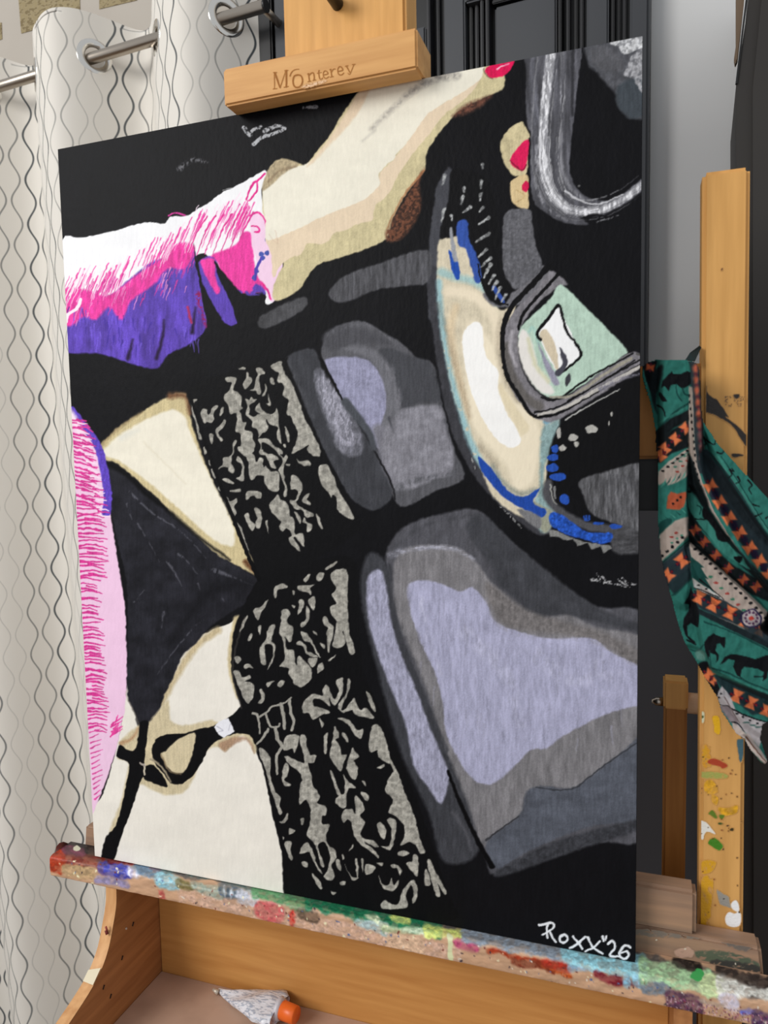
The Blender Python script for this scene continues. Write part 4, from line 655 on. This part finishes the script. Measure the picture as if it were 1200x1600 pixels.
mx = N(mc, 'ShaderNodeMix', data_type='RGBA'); Lk.new(mth('MULTIPLY', al.outputs[0], mth('ADD', .2, mth('MULTIPLY', sh, .8))), mx.inputs[0]); mx.inputs[6].default_value = rgb(232, 227, 218); mx.inputs[7].default_value = rgb(70, 76, 80)
Lk.new(mx.outputs[2], bs.inputs['Base Color'])
tr = N(mc, 'ShaderNodeBsdfTranslucent'); Lk.new(mx.outputs[2], tr.inputs[0]); ms = N(mc, 'ShaderNodeMixShader'); ms.inputs[0].default_value = .12; Lk.new(bs.outputs[0], ms.inputs[1]); Lk.new(tr.outputs[0], ms.inputs[2]); Lk.new(ms.outputs[0], mc.node_tree.nodes['Material Output'].inputs[0])
cl = mesh('cloth', G.reshape(-1, 3), Fq, mc, cur, shade=True)
uvl = cl.data.uv_layers.new(name='UVMap'); li = np.zeros(len(cl.data.loops), int); cl.data.loops.foreach_get('vertex_index', li); uvl.data.foreach_set('uv', UV.reshape(-1, 2)[li].ravel())
for c, n, k in zip(ringc, ringn, (0, 1, -1, -.5, .5)):
    if sL < s1+k*per < sR: V, F = torus_geo(c, n, .0275, .0088, 40, 10, .55); mesh('eyelet', V, F, M_chrome, cur, shade=True, label='chrome eyelet ring')
rod = thing('curtain_rod', 'slim brushed steel curtain rod running through the curtain eyelets', 'curtain rod', tuple(map(float, wp(0, ROFF, ROD0[2]))))
tube('pole', [wp(sL-.1, ROFF, ROD0[2]), wp(wl(414, 0, ROFF)[0], ROFF, ROD0[2])], .0105, M_steel, rod, 20); V, F = tube_geo([wp(wl(414, 0, ROFF)[0], ROFF, ROD0[2]), wp(wl(416, 0, ROFF)[0], ROFF, ROD0[2])], .0115, 20); mesh('end_cap', V, F, M_blackmetal, rod)
tube('bracket', [wp(wl(409, 0, ROFF)[0], .0, ROD0[2]), wp(wl(409, 0, ROFF)[0], ROFF, ROD0[2])], .007, M_steel, rod)

# ---------------- dark furniture behind the easel ----------------
def wprism(name, px, off, depth, m, parent=None, bev=.003, **kw):
    bm = prism_bm([wl(x, y, off) for x, y in px], 1, off-depth, off, bev)
    for v in bm.verts: v.co = Vector(wp(*v.co))
    return from_bm(name, bm, m, parent, **kw)
wz = thing('wardrobe', 'tall black-brown wardrobe at the right edge behind the wooden post', 'wardrobe', tuple(map(float, wp(wl(1150, 800, .2)[0], .2, 0))))
zz = lambda x, off: wl(x, 2600, off)[1]
wprism('carcass', [(1150, 3000), (1150, 132), (1173, -20), (1180, -120), (1700, -160), (1700, 3000)], .2, .19, M_ward, wz)
wprism('door', [(1176, 2900), (1176, 140), (1192, -20), (1198, -100), (1560, -140), (1560, 2900)], .206, .008, M_ward, wz)
wprism('edge_strip', [(1150, -60), (1166, -60), (1163, 0), (1153, 92), (1149, 100), (1147, 90), (1150, 70)], .19, .012, mat('brown_lath', (124, 104, 84), .6), wz, .001, label='brown slanting edge strip')
wprism('edge_bead', [(1172, -60), (1175, -60), (1152, 130), (1149, 131)], .203, .004, M_groove, wz, 0)
sc0, sc1 = wl(930, 900, .13)[0], wl(1112, 900, .13)[0]; zt = wl(1040, 640, .13)[1]
cb = thing('storage_cabinet', 'low plain charcoal cabinet against the wall behind the canvas', 'cabinet', tuple(map(float, wp((sc0+sc1)/2, .06, 0))))
wbox('carcass', sc0-.16, sc1, .048, .12, 0, zt, M_char, cb, .003); wbox('door', sc0-.1, sc1-.004, .12, .13, .06, zt-.01, M_char, cb, .002); wbox('door', sc0-.156, sc0-.104, .12, .13, .06, zt-.01, M_char, cb, .002)
V, F = tube_geo([wp(sc0-.13, .13, zt-.3), wp(sc0-.13, .15, zt-.3)], .012); mesh('knob', V, F, M_blackmetal, cb)

# ---------------- easel ----------------
Wc, Hc, Z0 = .61, .61*4/3, .95
ea = thing('easel', 'large beech H-frame studio easel with paint-spattered ledge holding the canvas', 'easel', (.342, .05, 0))
# mast and clamp
ml, mr = onY(443, 60, .022)[0], onY(634, 40, .022)[0]
mast = box('mast', ml, mr, .022, .062, 1.2, 2.15, M_beech_z, ea, .003)
box('lower_mast', ml, mr, .078, .118, .16, 1.4, M_beech_z, ea, .003)
kn = onY(520, -4, .01); V, F = tube_geo([(kn[0], .024, kn[2]), (kn[0], .004, kn[2]), (kn[0], -.002, kn[2]), (kn[0], -.004, kn[2])], [.006, .006, .0075, .004], 16); mesh('clamp_knob', V, F, M_blackmetal, ea, shade=True)
YC = -.026
cA, cB = onY(350, 166, YC), onY(653, 114, YC); tA, tB = onY(350, 106, YC), onY(653, 41, YC)
clamp = from_bm('top_clamp', prism_bm([(YC, cA[2]), (-.003, cA[2]), (-.003, Z0+Hc+.0015), (.0215, Z0+Hc+.0015), (.0215, tB[2]), (YC, tB[2])], 0, cA[0], cB[0]-.0005, .002, 3), M_beech_x, ea)
LT = attr_mat('engraved_brown', .7, .1)
gx = np.linspace(cA[0]+.003, cB[0]-.003, 740); gz = np.linspace(cA[2]+.001, tA[2]-.002, 150)
Gl = np.zeros((len(gz), len(gx), 3)); Gl[..., 0] = gx[None, :]; Gl[..., 1] = YC-.00025; Gl[..., 2] = gz[:, None]
a, b = proj(Gl); P = paint_lettering(a, b); sheet('lettering', Gl, P.c, P.a > .35, LT, clamp, label='engraved word in dark brown serif letters')
# side posts
for nm, x0, x1, dx in (('r', .6605, .6985, .006), ('l', -.0145, .0235, 0)):
    bm = prism_bm([(x0, .045), (x1, .045), (x1, .075), (x0, .075)], 2, .06, 1.662, .0035, 3)
    for v in bm.verts: v.co.x += dx*(1.662-v.co.z)/.66
    pst = from_bm('side_post', bm, M_beech_z, ea)
    if nm == 'r':
        gx = np.linspace(0, 1, 56); gz = np.linspace(.97, 1.655, 900); Gp = np.zeros((len(gz), len(gx), 3))
        Gp[..., 0] = x0+.0015+(x1-x0-.003)*gx[None, :]+dx*(1.662-gz[:, None])/.66; Gp[..., 1] = .045-.0004; Gp[..., 2] = gz[:, None]
        a, b = proj(Gp); P = paint_post(a, b); P.a *= 1
        sheet('dried_paint', Gp, P.c, P.a > .35, attr_mat('dried_paint_post', .4, .4, .4, 500), pst, kind='stuff', label='yellow, green, white and black dried paint marks')
# cross bars
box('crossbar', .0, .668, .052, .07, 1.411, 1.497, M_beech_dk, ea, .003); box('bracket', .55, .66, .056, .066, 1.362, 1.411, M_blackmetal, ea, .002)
box('crossbar', .0, .69, .052, .075, .55, .62, M_beech_x, ea, .003)
# brace arm with bolt and spacer
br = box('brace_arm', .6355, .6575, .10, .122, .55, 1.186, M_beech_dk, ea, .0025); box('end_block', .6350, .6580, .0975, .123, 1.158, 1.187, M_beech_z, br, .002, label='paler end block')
c0 = onY(1030, 1096, .11); tube('bolt', [(.6355, .11, c0[2]), (.628, .11, c0[2]), (.626, .11, c0[2]), (.624, .11, c0[2])], [.0045, .0045, .003, .002], M_steel, br)
tube('spacer', [(.6575, .11, c0[2]+.001), (.676, .11, c0[2]+.001)], .0105, wood('pale_dowel', (224, 184, 148), (236, 200, 164), 0), br, 20); box('pivot_block', .672, .70, .074, .125, c0[2]-.02, c0[2]+.02, M_beech_dk, ea, .002)
# carriage: stacked bars behind the ledge
bx = from_bm('carriage_bar', prism_bm([(-.036, .93), (.7205, .93), (.7165, .972), (-.031, .972)], 1, .0205, .044, .003, 3), M_worn, ea)
gx = np.linspace(.606, .716, 260); gz = np.linspace(.949, .9715, 70); Gq = np.zeros((len(gz), len(gx), 3)); Gq[..., 0] = gx[None, :]-(gz[:, None]-.949)*.06; Gq[..., 1] = .0202; Gq[..., 2] = gz[:, None]
a, b = proj(Gq); P = paint_bar(a, b); sheet('dried_paint', Gq, P.c, P.a > .4, attr_mat('dried_paint_bar', .5, .3, .3, 400), bx, kind='stuff', label='faint smears of dried paint')
box('carriage_block', .026, .6625, .0205, .044, .971, 1.0145, M_worn, ea, .0035)
# ledge with crust of dried paint
led = box('ledge', -.0525, .7375, -.0135, .0203, .924, .9480, M_worn, ea, .003)
prof = [(.0200, .9484), (.012, .9486), (.004, .9486), (-.004, .9486), (-.0100, .9485), (-.0132, .9472), (-.0146, .9450)]+[(-.0147, z) for z in np.linspace(.9430, .9275, 14)]+[(-.0142, .9246), (-.0120, .9232)]
pr_ = []
for (y0, z0), (y1, z1) in zip(prof, prof[1:]):
    k = max(1, int(np.hypot(y1-y0, z1-z0)/.0009))
    for i in range(k): pr_.append((y0+(y1-y0)*i/k, z0+(z1-z0)*i/k))
pr_.append(prof[-1]); pr_ = np.array(pr_); gx = np.linspace(-.0532, .7382, 1150)
Gd = np.zeros((len(pr_), len(gx), 3)); Gd[..., 0] = gx[None, :]; Gd[..., 1] = pr_[:, 0][:, None]; Gd[..., 2] = pr_[:, 1][:, None]
a, b = proj(Gd); P = paint_ledge(a, b); bumpy = fbm(a/12, b/4)*.0008+fbm(a/4, b/2)*.0002; Gd[..., 1] -= np.where(np.arange(len(pr_))[:, None] > 12, bumpy, 0); Gd[..., 2] += np.where(np.arange(len(pr_))[:, None] <= 40, bumpy*.35, 0)*(np.abs(Gd[..., 1]+.02) < .012)
sheet('dried_paint', Gd, P.c, None, attr_mat('dried_paint_ledge', .42, .3, .2, 350), led, kind='stuff', label='crust of many-coloured dried paint')
V, F = tube_geo([(-.0535, .004, .942), (-.050, .004, .944)], [.004, .012]); mesh('paint_blob', V, F, mat('dark_red_paint', (88, 34, 26), .5), led, shade=True)
# tray under the ledge
cf = smooth(np.array([(-.012, .9235), (-.0135, .905), (-.020, .885), (-.033, .857), (-.057, .836), (-.112, .815), (-.15, .80)]), False, 6)
curve = [tuple(q) for q in cf]+[(-.15, .765), (.0735, .765), (.0735, .9235)]
for x0 in (.025, .6425): sd = from_bm('tray_side', prism_bm(curve, 0, x0, x0+.0155, .0012), M_side, ea)
sd0 = [o for o in bpy.data.objects if o.name.startswith('tray_side')][0]
ec = cf; V = []; F = []
for i, (y, z) in enumerate(ec):
    d = ec[min(i+1, len(ec)-1)]-ec[max(i-1, 0)]; d = d/np.hypot(*d); V += [(.0253, y+d[1]*.0007, z-d[0]*.0007), (.0402, y+d[1]*.0007, z-d[0]*.0007)]
for i in range(len(ec)-1): F.append((2*i, 2*i+1, 2*i+3, 2*i+2))
mesh('edge_facing', V, F, M_edge, sd0, shade=True, label='paler curved front edge')
for q, c in (((.0405, .00, .868), (200, 180, 160)),): tube('paint_fleck', [(q[0], q[1], q[2]), (q[0]+.0006, q[1], q[2]-.002)], .0012, mat('fleck', c), sd0, 8)
for (x_, y_), cc, r_ in (((172, 1455), (110, 40, 36), .0018), ((168, 1448), (150, 70, 60), .0012)): qq = onY(x_, y_, -.026); tube('paint_fleck', [(.034, qq[1], qq[2]), (.0365, qq[1]-.001, qq[2]-.004)], r_, mat('fleck_red', cc), sd0, 8)
for x_, y_ in ((190, 1500), (172, 1560), (161, 1546), (207, 1447)): qq = None; d_ = ray(x_, y_); qq = CAMC+(.0407-CAMC[0])/d_[0]*d_; tube('paint_fleck', [qq, qq+np.array([.0004, .002, .004])], .0008, mat('fleck_dark', (40, 22, 18)), sd0, 8)
bl = mesh('paint_smear', [(.0254, -.0565, .8385), (.0400, -.0575, .8378), (.0400, -.0440, .8485), (.0256, -.0475, .8455)], [(0, 1, 2, 3)], mat('cream_smear', (222, 210, 180), .5), sd0, label='cream paint smear')
box('tray_back', .0405, .6425, .0617, .074, .765, .9300, M_tray, ea, .0015)
box('tray_bottom', .0405, .6425, -.15, .0617, .757, .7705, M_trayfloor, ea, .001)
# base
for x in (.004, .684): box('foot_rail', x-.03, x+.03, -.4, .3, .04, .1, M_beech_x, ea, .004)
for x in (.004, .684):
    for y in (-.36, .26): V, F = tube_geo([(x-.012, y, .021), (x+.012, y, .021)], .021, 18); mesh('caster', V, F, M_blackmetal, ea, shade=True)
box('base_beam', .0, .69, .23, .29, .1, .16, M_beech_x, ea, .004); box('base_beam', .0, .69, .052, .10, .1, .16, M_beech_x, ea, .004)

# ---------------- the painting ----------------
pt = thing('painting', 'large stretched canvas painted with a fur sleeve, lace and grey boots on black', 'painting', (Wc/2, .01, Z0+.001))
box('canvas_edge', 0, Wc, .0006, .0198, Z0-.0006, Z0+Hc, M_black, pt, .0012, label='black painted canvas sides')
NX, NY = 800, 1066
gx = np.linspace(.0004, Wc-.0004, NX); gz = np.linspace(Z0-.0004, Z0+Hc-.0004, NY); Gc = np.zeros((NY, NX, 3)); Gc[..., 0] = gx[None, :]; Gc[..., 2] = gz[:, None]
a, b = proj(Gc); P = paint_picture(a, b); pc = P.c
rel = .00022*fbm(a/3.5, b/9)+.00010*(pc.reshape(NY, NX, 3).mean(-1)/255); Gc[..., 1] = .0003-rel
sheet('painted_face', Gc, pc, None, attr_mat('acrylic_paint', .5, .07, .12, 900), pt, gain=1.0)

# ---------------- bandana ----------------
yy, xx = np.mgrid[555:1202:1.5, 1000:1262:1.35]
H = Paint(xx, yy, (0, 0, 0), 0)
out = [(1004,572),(1012,565),(1025,562),(1073,562),(1088,566),(1093,575),(1095,600),(1097,640),(1099,658),(1120,690),(1145,718),(1163,738),(1180,755),(1200,778),(1262,850),(1262,1130),(1218,1118),(1192,1133),(1188,1155),(1200,1188),(1196,1196),(1188,1192),(1172,1172),(1163,1155),(1150,1147),(1140,1132),(1128,1113),(1120,1090),(1100,1058),(1091,1040),(1080,1022),(1070,1006),(1064,990),(1056,965),(1050,940),(1042,912),(1036,890),(1031,860),(1028,820),(1028,740),(1027,705),(1024,675),(1018,640),(1010,610),(1005,590)]
H.poly('P', out, (255, 255, 255), .5, sm=False); mask = (H.c[:, 0] > 127).reshape(xx.shape)
Hh = Paint(xx, yy, (.45, .45, .45), 0); hp = lambda p, h, s=8: Hh.poly('P', p, (h, h, h), s)
hp([(1000,560),(1030,560),(1045,640),(1030,720),(1010,640)], .1, 14); hp([(1035,570),(1078,565),(1076,800),(1080,900),(1070,950),(1040,900),(1034,700)], .62, 10)
hp([(1078,555),(1092,560),(1098,650),(1100,760),(1085,740),(1080,640)], 1.0, 6); hp([(1098,650),(1262,850),(1262,900),(1200,840),(1130,740)], .85, 8); hp([(1100,700),(1200,850),(1262,940),(1262,980),(1180,900),(1120,800)], .45, 8)
hp([(1085,720),(1110,760),(1170,870),(1262,1010),(1262,1040),(1180,920),(1110,800)], 1.0, 6); hp([(1078,760),(1110,800),(1165,880),(1230,960),(1190,950),(1130,900),(1085,830)], .25, 6); hp([(1076,840),(1120,880),(1200,960),(1262,1010),(1262,1040),(1190,985),(1120,930),(1080,880)], .1, 8)
hp([(1078,850),(1140,900),(1195,955),(1190,985),(1130,950),(1085,900)], .7, 8); hp([(1084,925),(1130,950),(1200,985),(1262,1010),(1262,1110),(1200,1090),(1110,1045),(1095,1000)], 1.0, 8); hp([(1070,1010),(1100,1020),(1110,1050),(1125,1100),(1110,1080),(1085,1040)], .3, 6)
hp([(1120,1080),(1200,1120),(1190,1150),(1150,1120)], .6, 8); hp([(1165,1150),(1200,1190),(1190,1192),(1160,1160)], .9, 5)
hh = Hh.c[:, 0].reshape(xx.shape)+.12*(fbm(xx/14, yy/22)-.5)
dirs = np.stack([(xx-600)/FPX, (yy-800)/FPX, np.ones_like(xx)], -1)@CAMR
Yb = .038-hh*.032; tt = (Yb-CAMC[1])/dirs[..., 1]; Gb = CAMC+tt[..., None]*dirs
P = paint_scarf(xx, yy)
bn = thing('bandana', 'green bandana printed with black horses and orange bands hung over the right post', 'bandana', (.69, .03, 1.18))
bo = sheet('printed_cloth', Gb, P.c, None, attr_mat('bandana_cotton', .8, .12, .3, 1500), bn)
# trim cloth to its outline
bmm = bmesh.new(); bmm.from_mesh(bo.data); bmm.verts.ensure_lookup_table(); mk = mask.ravel()
bmesh.ops.delete(bmm, geom=[v for v in bmm.verts if not mk[v.index]], context='VERTS'); bmm.to_mesh(bo.data); bmm.free()
so = bo.modifiers.new('Solidify', 'SOLIDIFY'); so.thickness = .0012; so.offset = 1
q = [onY(1071, 562, .03), onY(1078, 551, .032), onY(1093, 540, .04), onY(1096, 543, .045), onY(1086, 564, .032)]
V = [p for p in q]+[p+np.array([0, .004, 0]) for p in q]; n = len(q)
mesh('tie_end', V, [tuple(range(n)), tuple(range(2*n-1, n-1, -1))]+[(i, n+i, n+(i+1) % n, (i+1) % n) for i in range(n)], mat('dark_tie', (30, 44, 44), .8), bn, label='dark pointed corner tucked behind the post')

# ---------------- paint tube in the tray ----------------
tz = .7712
e0, e1, e2 = onZ(337, 1549, tz+.004), onZ(438, 1580, tz+.011), onZ(466, 1588, tz+.010)
ax = e1-e0; L = np.linalg.norm(ax[:2]); ax = np.array([ax[0], ax[1], 0])/L; sd_ = np.array([ax[1], -ax[0], 0])
tb = thing('paint_tube', 'crumpled white paint tube with orange cap lying in the tray', 'paint tube', (float(e1[0]), float(e1[1]), tz))
V = []; F = []; ns, nr = 30, 28; rg = random.Random(4)
for i in range(ns+1):
    f = i/ns; wdt = .003+.0235*min(1, (f/.75))**1.25; hgt = .0018+.0085*f**.8
    if f > .93: wdt *= 1-.25*(f-.93)/.07
    for k in range(nr):
        a = 2*math.pi*k/nr; cr_ = 1+.22*(float(vnoise(np.array(f*5.+k*.05), np.array(k*.55)))-.5)
        p = e0+ax*(f*L)+sd_*(math.cos(a)*wdt*cr_+.004*math.sin(f*6)*(1-f)-.006*(1-f))+np.array([0, 0, 1])*(math.sin(a)*hgt*cr_*(1+.35*math.sin(f*11+math.cos(a)*3)*(1-f*.6)))
        V.append(np.array([p[0], p[1], max(tz+.0003, tz+hgt*1.02+p[2]-(e0[2]))]))
for i in range(ns):
    for k in range(nr): F.append((i*nr+k, i*nr+(k+1) % nr, (i+1)*nr+(k+1) % nr, (i+1)*nr+k))
F.append(tuple(range(nr))); F.append(tuple(ns*nr+k for k in range(nr))[::-1])
M_tube = noisy('tube_label', (226, 226, 232), (168, 174, 188), 420, .35, .5, .3, (.3, 1, 1), .46, .58, 5, (214, 214, 218)); mesh('tube_body', V, F, M_tube, tb, shade=True)
c = np.array([e1[0], e1[1], tz+.0135]); tube('collar', [c-ax*.002, c+ax*.002, c+ax*.004], [.013, .0115, .007], mat('tube_collar', (205, 200, 205), .35, .5), tb, 24)
cap = tube('cap', [c+ax*.003, c+ax*.0035, c+ax*.021, c+ax*.0225], [.0092, .0102, .0096, .0085], mat('orange_cap', (232, 104, 34), .35, .4), tb, 28)
for k in range(28):
    a = 2*math.pi*k/28; o = (sd_*math.cos(a)+np.array([0, 0, 1])*math.sin(a)); tube('cap_rib', [c+ax*.0045+o*.0101, c+ax*.0200+o*.0096], .0004, cap.data.materials[0], cap, 5) if False else None
tip = [e0-ax*.004+np.array([0, 0, .001]), e0+ax*.004]
tube('crimped_end', tip, [.0015, .0035], mat('tube_foil', (206, 196, 180), .3, .5, .3), tb, 8)
